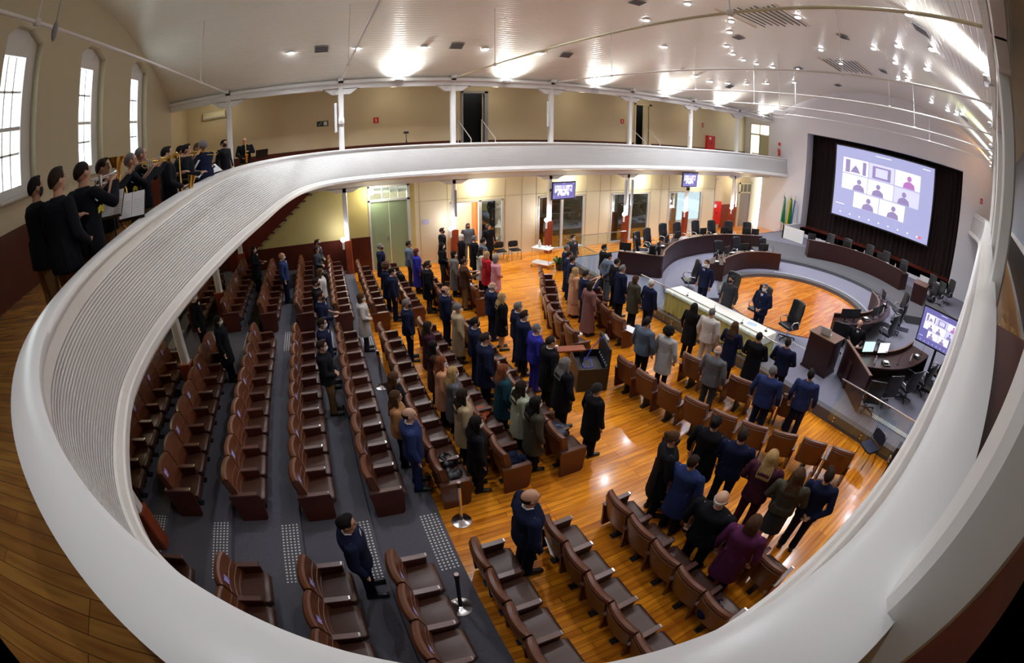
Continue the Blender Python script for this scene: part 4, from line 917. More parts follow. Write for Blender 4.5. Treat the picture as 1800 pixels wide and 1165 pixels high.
def hair(kind):
    m = MB(); hz = 1.615; z0 = hz + .012
    def shell(zlo_front, zlo_back, g=.012, n=26, v=14, top=1.0, off=-.006):
        rings = []
        for i in range(v + 1):
            r_ = []
            for j in range(n):
                a = 2 * pi * j / n; ca = cos(a); fr = min(1, max(0, (ca - .55) / .25)); fr = fr * fr * (3 - 2 * fr); bk = min(1, max(0, -ca)); side = hz + .012
                zl = (zlo_front * fr + (1 - fr) * (side * (1 - bk) + zlo_back * bk) - z0) / .105
                el0 = math.asin(max(-.98, min(.98, zl))); el = el0 + (pi / 2 * .995 - el0) * i / v
                r_.append((off + (.098 + g) * cos(el) * cos(a), (.076 + g) * cos(el) * sin(a), z0 + (.105 + g * top) * sin(el)))
            rings.append(r_)
        m.loft(rings)
    if kind == 'short': shell(hz + .078, hz - .06, .009); m.ell((.035, .02, hz + .105), (.06, .05, .022))
    elif kind == 'crop': shell(hz + .085, hz - .055, .005)
    elif kind == 'bald':
        rings = []
        for el in (-.55, -.25, .0, .18):
            rings.append([(-.006 + .101 * cos(el) * cos(a), .0795 * cos(el) * sin(a), z0 + .106 * sin(el)) for a in [radians(70 + 220 * k / 20) for k in range(21)]])
        inner = [[(x * .82, y * .78, z) for x, y, z in r_] for r_ in rings]
        m.loft([r_ + list(reversed(q)) for r_, q in zip(rings, inner)])
    elif kind in ('long', 'wavy', 'bob'):
        shell(hz + .07, hz - .06, .016)
        zb = {'long': 1.27, 'wavy': 1.30, 'bob': 1.46}[kind]
        rings = []
        for z, rx, ry, dx in ((hz + .06, .075, .085, -.035), (hz - .03, .065, .095, -.045), (1.50, .055, .10, -.06), (1.42, .05, .115, -.085), ((zb + 1.42) / 2, .045, .115, -.115), (zb, .02, .085, -.125)):
            if z < zb: continue
            rings.append(ring_(0, rx, ry, z, 20, 2.2, dx))
        if kind == 'bob': rings = [ring_(0, .075, .09, hz + .05, 20, 2.2, -.03), ring_(0, .07, .098, 1.55, 20, 2.2, -.035), ring_(0, .06, .1, 1.49, 20, 2.2, -.04), ring_(0, .03, .07, 1.46, 20, 2.2, -.05)]
        m.loft(rings)
        if kind != 'bob':
            for sy in (1, -1): cap_(m, (.01, .085 * sy, hz + .01), (-.0, .10 * sy, 1.44), .024, .03); cap_(m, (0, .10 * sy, 1.44), (.02, .11 * sy, 1.33), .03, .015)
            for k in range(7): yy = -.09 + .03 * k; m.tube([(-.10, yy, 1.52), (-.135, yy * 1.15, 1.42), (-.15, yy * 1.1, zb + .02)], .012, 6)
    elif kind == 'bun': shell(hz + .075, hz - .05, .012); m.ell((-.1, 0, hz + .075), (.045, .045, .042)); m.ell((-.075, 0, hz + .02), (.05, .05, .05))
    elif kind == 'curly':
        m.ell((-.02, 0, hz + .02), (.13, .125, .135)); r = random.Random(3)
        for k in range(90):
            a = r.uniform(0, 2 * pi); e = r.uniform(-.6, 1.5); 
            if cos(a) > .5 and e < .55: continue
            m.ell((-.02 + .13 * cos(e) * cos(a), .125 * cos(e) * sin(a), hz + .02 + .135 * sin(e)), (.025, .025, .025), 8, 5)
    elif kind == 'beanie': shell(hz + .045, hz - .03, .018, top=1.5)
    return remesh(m, 'hair_' + kind, .0085 if kind != 'curly' else .01, 2 if kind != 'curly' else 1, .5)
def mask_mesh():
    m = MB(); hz = 1.615; rings = []
    for z, rx in ((hz - .098, .038), (hz - .09, .056), (hz - .06, .074), (hz - .03, .078), (hz - .004, .066)):
        rings.append([(.035 + rx * cos(a) * (1.0 if rx > .05 else .9), (.062 if rx > .05 else .05) * sin(a) * 1.05, z) for a in [radians(-88 + 176 * k / 12) for k in range(13)]])
    m.loft(rings, cap=False, close=False)
    for sy in (1, -1): m.tube([(.04, .064 * sy, hz - .01), (.0, .084 * sy, hz + .0)], .002, 4).tube([(.04, .06 * sy, hz - .08), (.0, .084 * sy, hz - .02)], .002, 4)
    return m.mesh('mask', 60)
def face_bits():
    hz = 1.615
    e = [MB().ell((.083, .030 * sy, hz + .010), (.012, .014, .007), 10, 6).mesh('eye', 60) for sy in (1, -1)]
    b = [MB().tube([(.098, .014 * sy, hz + .030), (.094, .034 * sy, hz + .036), (.082, .05 * sy, hz + .028)], .0035, 5).mesh('brow', 60) for sy in (1, -1)]
    l = MB().ell((.092, 0, hz - .057), (.008, .024, .006), 10, 6)
    return e, b, l.mesh('lips', 60)
def collar_meshes():
    """white shirt collar with V, tie"""
    c = MB(); c.tube([(-.07 + .0, 0, 1.475), (-.045, .052, 1.475), (.02, .062, 1.465), (.07, .025, 1.435)], .012, 6).tube([(-.07, 0, 1.475), (-.045, -.052, 1.475), (.02, -.062, 1.465), (.07, -.025, 1.435)], .012, 6)
    c.prism([(-.045, 1.45), (.045, 1.45), (.006, 1.17), (-.006, 1.17)], .0, .001, 'x', Matrix.Translation((.139, 0, 0)) @ Matrix.Translation((0, 0, 1.2)) @ Matrix.Rotation(-.1, 4, 'Y') @ Matrix.Translation((0, 0, -1.2)))
    t = MB().prism([(-.012, 1.44), (.012, 1.44), (.022, 1.22), (0, 1.17), (-.022, 1.22)], .0, .006, 'x', Matrix.Translation((.142, 0, 0)) @ Matrix.Translation((0, 0, 1.2)) @ Matrix.Rotation(-.1, 4, 'Y') @ Matrix.Translation((0, 0, -1.2)))
    return c.mesh('collar', 60), t.mesh('tie')
HOOD = None
_pm = {}
def pm(key, fn, *a):
    k = (key,) + a
    if k not in _pm: _pm[k] = fn(*a)
    return _pm[k]
CL = dict(navy=(.009, .013, .040), black=(.007, .007, .010), char=(.035, .037, .045), grey=(.12, .12, .135), ltgrey=(.42, .42, .43), white=(.55, .53, .52), cream=(.55, .50, .40), beige=(.44, .34, .21), tan=(.40, .20, .09), peach=(.62, .31, .18), cobalt=(.03, .03, .30), blue=(.022, .036, .12), red=(.42, .02, .03), pink=(.62, .28, .34), mauve=(.20, .09, .085), brown=(.06, .028, .02), teal=(.012, .05, .075), mint=(.38, .42, .32), burg=(.055, .014, .03), khaki=(.19, .11, .045), denim=(.06, .08, .13), purple=(.09, .02, .07), leop=(.16, .15, .14), slate=(.10, .13, .18), olive=(.06, .055, .04), uniform=(.008, .009, .013), legs=(.05, .04, .045))
HC = dict(black=(.008, .006, .006), dark=(.022, .013, .009), brown=(.07, .032, .014), auburn=(.19, .055, .02), blonde=(.42, .27, .11), grey=(.16, .15, .15), white=(.62, .6, .58), red=(.11, .02, .015))
SK = [(.52, .28, .18), (.43, .22, .14), (.58, .34, .24), (.33, .16, .09)]
def cm(n): return mat('cloth ' + n, CL[n], .92, var=.22, scale=9, bump=.3, spec=.12)
def hm(n): return mat('hair ' + n, HC[n], .72, var=.4, scale=40, bump=.4, spec=.18)
def sm(i): return mat('skin %d' % i, SK[i], .5, var=.06, scale=12)
def person(loc, rz, label, pose='side', top='navy', kind='jacket', low=None, lowk='trousers', hr='short', hc='dark', mask=None, skin=0, h=1.72, shirt=True, tie=None, seated=False, w=1.0, group=None, z=0):
    t = bpy.data.objects.new('person', None); COL.objects.link(t); t.location = (loc[0], loc[1], z); t.rotation_euler = (0, 0, rz)
    s = h / 1.72; t.scale = (s * w * 1.08, s * w * 1.08, s); t['label'] = label; t['category'] = 'person'
    if group: t['group'] = group
    bp = POSE[pose] and pose
    put(pm('body', body, bp, seated), 'body', sm(skin), t)
    low = low or (top if kind in ('jacket',) else 'black')
    if lowk == 'trousers': put(pm('trs', trousers, seated), 'trousers', cm(low), t)
    elif lowk == 'skirt': put(pm('sk', skirt, .50, .0), 'skirt', cm(low), t)
    elif lowk == 'dress': put(pm('sk', skirt, .16, .06), 'dress_skirt', cm(low), t)
    put(pm('jk', jacket, bp, kind, seated), {'jacket': 'jacket', 'coat': 'coat', 'long': 'long_coat', 'top': 'top'}[kind], cm(top), t, scale=(1.12, 1.15, 1.0))
    for sy in (1, -1): put(pm('sh', shoes, seated, sy), 'shoe', mat('shoe leather', (.012, .010, .010), .35), t)
    dz = -.38 if seated else 0
    L_ = (0, 0, dz)
    if hr != 'none': put(pm('hair', hair, hr), 'hair' if hr != 'beanie' else 'beanie', hm(hc) if hr != 'beanie' else mat('beanie ' + hc, HC[hc], .9, bump=.5), t, loc=L_)
    e, b, l = _pm.get('face') or _pm.setdefault('face', face_bits())
    for k in (0, 1): put(e[k], 'eye', mat('eye', (.04, .03, .03), .2), t, loc=L_); put(b[k], 'eyebrow', hm(hc if hc not in ('white',) else 'grey'), t, loc=L_)
    if mask: put(pm('mask', mask_mesh), 'face_mask', mat('mask ' + mask, (.80, .80, .82) if mask == 'white' else ((.012, .012, .014) if mask == 'black' else (.2, .55, .55)), .85, var=.03), t, loc=L_)
    else: put(l, 'lips', mat('lip', (.28, .08, .07), .5), t, loc=L_)
    if shirt:
        c, ti = _pm.get('collar') or _pm.setdefault('collar', collar_meshes())
        put(c, 'shirt_collar', mat('shirt white', (.75, .75, .78), .7, var=.03), t, loc=L_)
        if tie: put(ti, 'tie', cm(tie), t, loc=L_)
    return t
R0 = .0
def G(i): return {}
PEOPLE = [
# id, x, y, facing deg, label, options
(1.11,-1.9,-8,'short-haired grey person with black mask, dark navy coat, beside the green double door',dict(top='navy',kind='coat',hc='grey',mask='black')),
(2.19,-1.96,-5,'bearded person in a mid grey suit jacket between green door and cobalt coat',dict(top='slate',low='char',hc='dark',skin=1)),
(2.3,-2.81,-5,'person in a long vivid cobalt blue coat with reddish dark hair and white mask',dict(top='cobalt',kind='long',low='black',hr='bob',hc='red',mask='white',shirt=False)),
(2.25,-4.68,-5,'person in glasses, black overcoat and grey trousers, behind the one in cobalt blue',dict(top='black',kind='coat',low='char',hc='dark',mask='black',w=1.08)),
(.98,-4.1,-5,'person with curly light brown hair half hidden behind the one in a dark suit',dict(top='navy',kind='coat',hr='curly',hc='brown',shirt=False)),
(1.05,-4.94,-5,'person in dark navy suit, white mask, at the aisle end of the far block',dict(top='navy',hc='black',mask='white',pose='side')),
(.96,-7.62,-5,'greying person in dark suit and dark mask, standing first in the middle block',dict(top='navy',hc='grey',mask='black',pose='side',w=1.04)),
(-.14,-6.97,-5,'person in a long white cardigan with brown bobbed hair, in the far cross aisle',dict(top='white',kind='coat',low='legs',hr='bob',hc='brown',mask='white',shirt=False,pose='front')),
(3.94,-.4,-15,'tall person in black with black mask, against the panel wall by the lobby post',dict(top='black',kind='jacket',hc='dark',mask='black')),
(3.38,-2.39,-20,'slim long-haired person in black top, grey trousers, before the tall one in black',dict(top='black',low='char',hr='long',hc='black',mask='white',kind='top',pose='front')),
(3.47,-3.61,-10,'person in a black and white leopard-print coat with white mask',dict(top='leop',kind='long',hr='bob',hc='black',mask='white',shirt=False)),
(3.43,-4.86,0,'bearded person in a brown leather jacket and khaki trousers holding up both hands',dict(top='brown',low='khaki',hc='dark',pose='clap',shirt=False)),
(5.34,.36,-90,'person in a dark vest and purple mask standing in the lit lobby opening',dict(top='slate',hr='bob',hc='dark',mask='black',shirt=False)),
(4.75,-2.15,-5,'person with grey hair in a black overcoat behind the one in grey sleeves',dict(top='black',kind='coat',hc='grey',skin=0)),
(4.45,-1.45,-5,'white-haired person in black, by the lobby opening in the rear group',dict(top='black',kind='coat',hr='bob',hc='white',shirt=False)),
(4.9,-2.7,-5,'person in a dark vest with grey sleeves and white mask by the fourth seat row',dict(top='slate',kind='jacket',low='black',hc='black',mask='white',shirt=False)),
(4.5,-3.55,-5,'person in a cream coat with long dark hair, beside the one in red',dict(top='cream',kind='coat',low='black',hr='long',hc='dark',shirt=False)),
(4.5,-4.11,-5,'blonde person in a bright red coat beside the one in pink',dict(top='red',kind='coat',hr='bob',hc='blonde',shirt=False)),
(4.6,-4.7,-5,'grey-haired person in a pale pink padded jacket at the edge of the open floor',dict(top='pink',kind='coat',low='pink',hr='bob',hc='grey',shirt=False,pose='front')),
(6.12,-.16,-75,'person in a black coat standing beside the two black chairs by the wall',dict(top='black',kind='coat',hr='bob',hc='dark',shirt=False)),
(3.44,-7.26,-3,'bald person, white mask, navy suit, first in the row by the open floor',dict(top='navy',hr='bald',hc='white',mask='white',w=1.05)),
(3.45,-7.91,-3,'person with long blonde hair and black coat, second in the row by the open floor',dict(top='black',kind='coat',hr='long',hc='blonde',mask='white',shirt=False,lowk='skirt')),
(2.14,-7.07,-3,'balding person in a dark suit with white mask, first in the third seat row',dict(top='navy',hr='bald',hc='dark',mask='white')),
(2.14,-8.17,-3,'person in a beige trench coat and grey beanie with glasses',dict(top='beige',kind='long',low='denim',hr='beanie',hc='grey',mask='white',shirt=False,pose='side')),
(2.2,-9.29,-3,'black-haired person in a dark suit with black mask, beside the beige trench coat',dict(top='navy',hc='black',mask='black')),
(2.13,-10.12,-3,'balding person in glasses and a dark navy overcoat, beside the one with the black mask',dict(top='navy',kind='coat',hr='short',hc='dark',w=1.12)),
(1.18,-8.94,-3,'person with long dark brown hair in a burgundy top, first of the long-haired group',dict(top='burg',kind='coat',hr='long',hc='dark',shirt=False)),
(1.05,-9.91,-3,'person with long black hair and white mask in a dark brown coat',dict(top='brown',kind='coat',hr='long',hc='black',mask='white',shirt=False)),
(1.02,-10.61,-3,'auburn-haired person in a peach orange coat',dict(top='peach',kind='coat',hr='wavy',hc='auburn',mask='white',shirt=False)),
(1.11,-11.08,-3,'person with pale blonde long hair in a grey patterned jacket',dict(top='grey',kind='coat',hr='wavy',hc='blonde',mask='white',shirt=False)),
(1.04,-11.87,-3,'person with long dark hair in a camel beige coat, next to the pale blonde one',dict(top='beige',kind='coat',hr='long',hc='dark',mask='white',shirt=False)),
(.99,-12.69,-3,'long black hair, black coat, person at the near end of first floor-level row',dict(top='black',kind='coat',hr='long',hc='black',mask='white',shirt=False)),
(-.02,-11.15,-3,'person with long brown hair in a black top, on the lowest carpeted step',dict(top='black',kind='top',low='black',hr='wavy',hc='brown',mask='white',shirt=False)),
(-.11,-11.76,-3,'long-haired person in a tan coat, behind the balding one in blue suit',dict(top='tan',kind='jacket',low='black',hr='long',hc='brown',shirt=False)),
(-.02,-12.43,-3,'balding person in a mid blue suit at the aisle end of the lowest tier',dict(top='blue',hr='bald',hc='dark',w=1.05,skin=2)),
(2.03,-11.33,-3,'auburn-haired person in a teal jacket',dict(top='teal',kind='coat',hr='wavy',hc='auburn',mask='white',shirt=False)),
(2.1,-12.0,-3,'person with long dark hair in a pale mint coat',dict(top='mint',kind='coat',hr='long',hc='dark',mask='white',shirt=False)),
(2.11,-12.55,-3,'long-haired person in dark olive-black coat at the aisle end beside the mint coat',dict(top='olive',kind='coat',hr='long',hc='black',mask='white',shirt=False)),
(3.5,-8.82,-3,'grey-haired person in glasses and navy jacket, third in the row by the open floor',dict(top='navy',hc='grey',mask='white')),
(3.41,-9.35,-3,'dark-haired person in navy coat, white mask, fourth in row by the open floor',dict(top='navy',kind='coat',hc='dark',mask='white')),
(3.35,-10.11,-3,'short-haired person in a bright blue suit, in the row by the open floor',dict(top='cobalt',hr='crop',hc='grey',mask='white')),
(3.35,-10.78,-3,'stocky person in a dark overcoat, between the blue suit and the grey-haired one',dict(top='black',kind='coat',hr='crop',hc='dark',w=1.1)),
(3.24,-11.59,-3,'long grey-haired person in a black cape coat, row by the open floor',dict(top='black',kind='coat',hr='long',hc='grey',shirt=False,w=1.1)),
(3.28,-12.66,-3,'person in a black beanie and black coat standing alone by the end panel',dict(top='black',kind='coat',hr='beanie',hc='black',shirt=False,w=.97)),
(8.4,-3.42,-70,'person in dark suit, red tie and white mask at the dais corner',dict(top='char',hc='black',mask='white',tie='red')),
(7.38,-4.65,-25,'grey-haired person in a dark suit, first from the drinks cart in the bowed row',dict(top='navy',hc='grey')),
(7.05,-5.39,-20,'person in navy with glasses, second from the drinks cart in the bowed row',dict(top='navy',kind='jacket',hc='dark')),
(6.84,-5.95,-15,'person in navy suit, white mask, third from the drinks cart, bowed row',dict(top='navy',hc='dark',mask='white')),
(6.43,-6.79,-10,'blonde person in a peach dress in the bowed front row',dict(top='peach',kind='coat',hr='long',hc='blonde',shirt=False,lowk='dress',low='peach')),
(6.42,-7.4,-8,'person in a dark navy suit raising a camera beside the peach dress',dict(top='navy',hc='dark',pose='horn')),
(6.13,-8.1,-5,'dark-haired person in a long mauve brown coat dress',dict(top='mauve',kind='long',hr='bob',hc='dark',mask='white',shirt=False,lowk='dress',low='mauve')),
(8.75,-5.1,-20,'person in black with turquoise mask half hidden behind the grey suit',dict(top='black',hc='black',mask='teal')),
(8.26,-6.08,-10,'balding person in a light grey suit before the dark desk',dict(top='slate',hr='short',hc='black',pose='back')),
(8.1,-6.75,-10,'dark-haired person half hidden behind the grey-haired one in the navy overcoat',dict(top='black',hc='dark')),
(7.84,-7.39,-5,'grey-haired person in a navy overcoat, beside the dark desk front',dict(top='navy',kind='coat',hc='grey',hr='short')),
(7.76,-8.19,-5,'person with brown hair in a dark coat with white fur-lined hood',dict(top='olive',kind='coat',hr='bob',hc='brown',shirt=False)),
(7.83,-8.84,0,'white-haired person in a dark navy suit at the glass rail by the white table',dict(top='navy',hr='crop',hc='white',shirt=False)),
(5.89,-10.92,5,'person in a blue-grey jacket and black trousers with white mask, behind the curly-haired one',dict(top='slate',kind='jacket',low='black',hc='black',mask='white',shirt=False)),
(6.17,-11.44,8,'person with big curly black hair in a light grey long coat',dict(top='ltgrey',kind='coat',low='black',hr='curly',hc='black',shirt=False)),
(7.86,-10.66,5,'person with long black hair all in black before the white table',dict(top='black',kind='coat',hr='long',hc='black',shirt=False)),
(7.9,-11.28,8,'person in a cream white jacket and pale trousers before the white table',dict(top='white',low='ltgrey',hr='crop',hc='grey',shirt=False)),
(7.97,-12.07,8,'person with long brown hair in a dark navy knee-length dress before the white table',dict(top='navy',kind='coat',hr='long',hc='brown',shirt=False,pose='front')),
(7.91,-12.92,10,'dark-haired person in a black overcoat before the lectern end of the white table',dict(top='black',kind='coat',hc='black',hr='crop',shirt=False,skin=1,pose='front')),
(8.36,-13.55,14,'short-haired person in a black suit between the white table and the dark lectern',dict(top='navy',low='black',hr='crop',hc='dark',shirt=False,pose='front')),
(6.39,-12.83,8,'white-haired bald person in a grey suit in the foremost row',dict(top='grey',low='char',hr='bald',hc='white',shirt=False)),
(6.83,-14.13,14,'stocky grey-haired person in a navy suit, in the foremost row',dict(top='blue',low='navy',hr='crop',hc='grey',shirt=False,w=1.07)),
(7.5,-14.8,18,'dark-haired person in a navy blue suit, last in the foremost row',dict(top='blue',low='navy',hr='short',hc='black',shirt=False)),
(10.36,-8.79,180,'person in navy suit, white mask, behind the white table by the empty chair',dict(top='navy',hc='brown',mask='white',tie='black',z=.3)),
(10.05,-10.16,180,'person in dark grey coat, black mask, middle of three behind the white table',dict(top='char',kind='coat',low='black',hr='bun',hc='black',mask='black',shirt=False,z=.3)),
(10.38,-11.29,180,'grey-haired person in a navy suit with pale tie and clasped hands behind the white table',dict(top='navy',hc='grey',pose='front',tie='ltgrey',mask='white',z=.3)),
(11.98,-14.28,200,'bald person in a black suit seated at the desk beside the dark lectern',dict(top='black',hr='bald',hc='white',seated=True,pose='hold',skin=2,z=.3)),
(3.41,-14.58,-35,'person with hair bun, black coat and yellow-striped bag, by the near block',dict(h=1.84,top='black',kind='coat',hr='bun',hc='brown',mask='black',shirt=False,pose='front')),
(4.30,-14.68,15,'person with a black bun in a black coat with a chain shoulder strap',dict(h=1.84,top='black',kind='coat',hr='bun',hc='black',shirt=False)),
(4.44,-15.20,20,'dark-haired person in a dark navy suit behind the long front row',dict(h=1.84,top='navy',hr='short',hc='dark',shirt=False,pose='front')),
(3.4,-15.1,10,'person in a navy hooded sweatshirt bending beside the near block',dict(top='blue',kind='coat',hr='crop',hc='dark',shirt=False)),
(3.12,-15.99,15,'bald person in a black jacket in the third row of the near block',dict(h=1.84,top='black',hr='bald',hc='white',shirt=False,skin=2,w=1.12)),
(4.44,-15.89,20,'person with long blonde hair in a burgundy blouse and trousers',dict(h=1.84,top='burg',kind='jacket',low='burg',hr='long',hc='blonde',shirt=False,pose='front')),
(4.46,-16.48,22,'person with long brown hair in a dark grey top and short skirt',dict(h=1.84,top='olive',kind='top',low='char',lowk='skirt',hr='long',hc='brown',shirt=False,pose='front')),
(4.87,-16.88,25,'dark-haired person in a navy suit with hands clasped behind, beside the white gallery rail',dict(h=1.84,top='navy',low='navy',hr='short',hc='dark',shirt=False,pose='back')),
(3.18,-16.62,15,'person with brown hair in a purple striped blouse in the near block',dict(h=1.84,top='purple',kind='coat',hr='bob',hc='brown',shirt=False)),
(0.98,-14.65,-3,'balding person in a navy suit holding white papers, at the head of the near block',dict(h=1.84,top='navy',hr='bald',hc='dark',w=1.1,shirt=True)),
(-1.27,-14.56,0,'dark-haired bearded person in a navy suit standing on the carpeted steps of the near aisle',dict(top='navy',hr='short',hc='black',w=1.03)),
(-3.65,-2.13,-5,'dark-haired person in black holding a folder under the far gallery corner',dict(top='black',kind='coat',hr='bob',hc='black',mask='white',pose='hold')),
(-2.49,-3.28,-5,'bald person in bright navy suit, pale tie, white mask, in the upper tiers',dict(top='blue',low='navy',hr='none',hc='dark',mask='white',tie='ltgrey',w=1.05)),
(-1.25,-1.35,-5,'dark-haired person in a charcoal suit with black mask near the dark wainscot',dict(top='char',hc='dark',mask='black',pose='front')),
(-1.3,-2.05,-5,'person with dark hair in a grey coat in front of the charcoal suit',dict(top='char',kind='coat',hr='bob',hc='dark',shirt=False,pose='front')),
(-1.19,-4.84,-5,'person with long brown hair and black mask in an off-white jacket',dict(top='white',kind='jacket',low='brown',hr='wavy',hc='brown',mask='black',shirt=False)),
(-1.32,-6.0,-5,'dark-haired person with black mask behind the off-white jacket in the far aisle',dict(top='black',hc='black',mask='black')),
(-1.22,-7.1,-5,'person in dark suit, black mask, hands raised forward, beside the far aisle',dict(top='navy',hc='dark',mask='black',pose='hold')),
(-1.22,-8.82,-5,'person in dark uniform with white mask and lanyard in the second tier',dict(top='navy',hc='dark',mask='white')),
(-1.26,-9.92,-5,'person in a black uniform shirt and khaki trousers with white mask in the second tier',dict(top='uniform',low='khaki',hc='dark',mask='white',shirt=False,pose='front')),
(-3.73,-8.47,-5,'person in a dark patterned coat with white mask among the shaded upper tiers',dict(top='uniform',kind='coat',hr='bob',hc='black',mask='white',shirt=False)),
(-4.67,-7.2,-5,'person in black with white mask under the end gallery, behind the red-based post',dict(top='black',hc='black',mask='white',z=.75)),
]
PO = []
for x, y, f, lab, o in PEOPLE:
    o = dict(o); z = o.pop('z', None)
    if z is None:
        z = 0 if x > .13 else tier(x)
    r_ = rnd.uniform(-4, 4)
    PO.append(person((x, y), radians(f + r_), lab, z=z, h=o.pop('h', 1.74 if o.get('hr', 'short') in ('short', 'crop', 'bald', 'none') else 1.66), **o))

# ---------------------------------------------------------------- DAIS FURNITURE
# long table under a white cloth with a pale yellow skirt
t = thing('long_table', 'long table hidden under a pale yellow pleated skirt behind the glass balustrade', 'table', (9.47, -10.28, .28))
MB().box(-.36, .36, -2.0, 2.0, .70, .74).obj('tabletop', M_desk, t)
for sx in (-.3, .3):
    for sy in (-1.9, 1.9): MB().box(sx - .03, sx + .03, sy - .03, sy + .03, 0, .7).obj('leg', M_desk, t)
n = 150; per = []
def rect_pt(s, w, h, r=.05):
    P = [(-w, -h), (w, -h), (w, h), (-w, h)]; L_ = [2 * w, 2 * h, 2 * w, 2 * h]; T = sum(L_); d = (s % 1) * T
    for i in range(4):
        if d <= L_[i]: a, b = P[i], P[(i + 1) % 4]; f = d / L_[i]; return (a[0] + (b[0] - a[0]) * f, a[1] + (b[1] - a[1]) * f), i
        d -= L_[i]
rings = []
for z, k in ((.745, 0), (.70, .006), (.4, .016), (.06, .03)):
    r_ = []
    for j in range(240):
        (x, y), i = rect_pt(j / 240., .385, 2.03); o = k * (1 + sin(j * 1.35) + .4 * sin(j * .4)); nx, ny = [(0, -1), (1, 0), (0, 1), (-1, 0)][i]; r_.append((x + nx * o, y + ny * o, z))
    rings.append(r_)
m = MB(); m.loft(rings, cap=False)
sk = m.obj('table_skirt', mat('pale yellow satin', (.62, .56, .22), .45, var=.08, scale=3), smooth=60, loc=(9.47, -10.28, .28)); tag(sk, 'pale yellow satin skirt hanging round the long dais table', 'table skirt')
m = MB(); rr = []
for z, k in ((.755, -.0), (.757, .004), (.70, .02), (.55, .03)):
    r_ = []
    for j in range(240):
        (x, y), i = rect_pt(j / 240., .395, 2.05); kk = k * (1 + .25 * sin(j * .9)); nx, ny = [(0, -1), (1, 0), (0, 1), (-1, 0)][i]
        zz = z if z > .74 else (.757 - (.757 - z) * (.35 if i in (1, 3) else 1.0)); r_.append((x + nx * kk, y + ny * kk, zz))
    rr.append(r_)
m.loft([[(x * .0, y * .9, .755) for x, y, z in rr[0]]] + rr, cap=False)
tc = m.obj('tablecloth', mat('white cotton cloth', (.84, .83, .78), .7, var=.02), smooth=50, loc=(9.47, -10.28, .28)); tag(tc, 'white cloth spread on the top of the long dais table', 'tablecloth')
for k, y in enumerate((-9.0, -10.2, -11.35, -12.1)):
    t = thing('desk_microphone', 'small black microphone on the white tablecloth, %s from the left' % ORD[k], 'microphone', (9.35 if k < 3 else 9.6, y, 1.04), group='microphones on the white table')
    MB().cyl((0, 0), .045, 0, .02).obj('base', M_blackpl, t); MB().tube([(0, 0, .01), (.02, .0, .08), (.05, 0, .11)], .008, 6).obj('neck', M_blackpl, t)
t = MB().box(-.1, .1, -.15, .15, 0, .004).obj('paper_sheet', mat('pale blue paper', (.5, .62, .85), .7), loc=(9.62, -11.55, 1.04), rot=(0, 0, .3)); tag(t, 'pale blue paper on the white tablecloth near the standing grey-haired person', 'paper')
# chairs
def exec_chair(loc, rz, label, group=None, h=1.25, cat='chair', proto={}):
    if 'p' not in proto:
        t = bpy.data.objects.new('executive_chair', None); proto['p'] = t
        b = MB(); prof = rounded([(-.05, 0), (.05, .0), (.07, .25), (.04, .5), (.03, .78), (-.04, .8), (-.06, .5), (-.03, .25)], .03, 3); rings = []
        for i in range(9):
            q = -1 + i / 4.; y = .27 * q; dx = -.03 * (1 - q * q); s = 1 - .05 * q**4
            rings.append([(x + .05 * q * q, y, z * s) for x, z in prof])
        b.loft(rings, M=Matrix.Translation((-.24, 0, .50)) @ Matrix.Rotation(-.12, 4, 'Y')); put(b.mesh('exec_back', 45), 'backrest', M_black, t)
        s = MB().prism(rounded([(-.26, .42), (.22, .42), (.27, .46), (.25, .53), (-.24, .51)], .03, 3), -.26, .26, 'y'); put(s.mesh('exec_seat', 45), 'seat', M_black, t)
        for sy in (1, -1): put(MB().tube([(-.2, .29 * sy, .52), (-.12, .31 * sy, .70), (.12, .31 * sy, .71), (.2, .3 * sy, .60), (.1, .28 * sy, .48)], .022, 8).mesh('exec_arm', 50), 'armrest', M_steel, t)
        put(MB().cyl((0, 0), .03, .08, .43).mesh('exec_col', 50), 'column', M_steel, t)
        c = MB()
        for k in range(5): a = k * 2 * pi / 5; c.tube([(0, 0, .1), (.3 * cos(a), .3 * sin(a), .07)], [.028, .018], 6); c.ell((.3 * cos(a), .3 * sin(a), .035), (.03, .03, .035), 8, 6)
        put(c.mesh('exec_base', 50), 'star_base', M_blackpl, t); COL.objects.link(t); o = t
    else: o = copy_tree(proto['p'])
    o.location = loc; o.rotation_euler = (0, 0, rz); o.scale = (1, 1, h / 1.28); o['label'] = label; o['category'] = cat
    if group: o['group'] = group
    elif 'group' in o: del o['group']
    return o
for k, (x, y, rz) in enumerate(((11.2, -7.35, 2.6), (11.45, -9.1, 3.2), (11.4, -10.55, 3.1), (11.35, -11.95, 2.9))):
    exec_chair((x, y, .28), rz, 'high-backed black leather chair behind the white table, %s from the dark desk end' % ORD[k], 'high-backed chairs behind the white table')
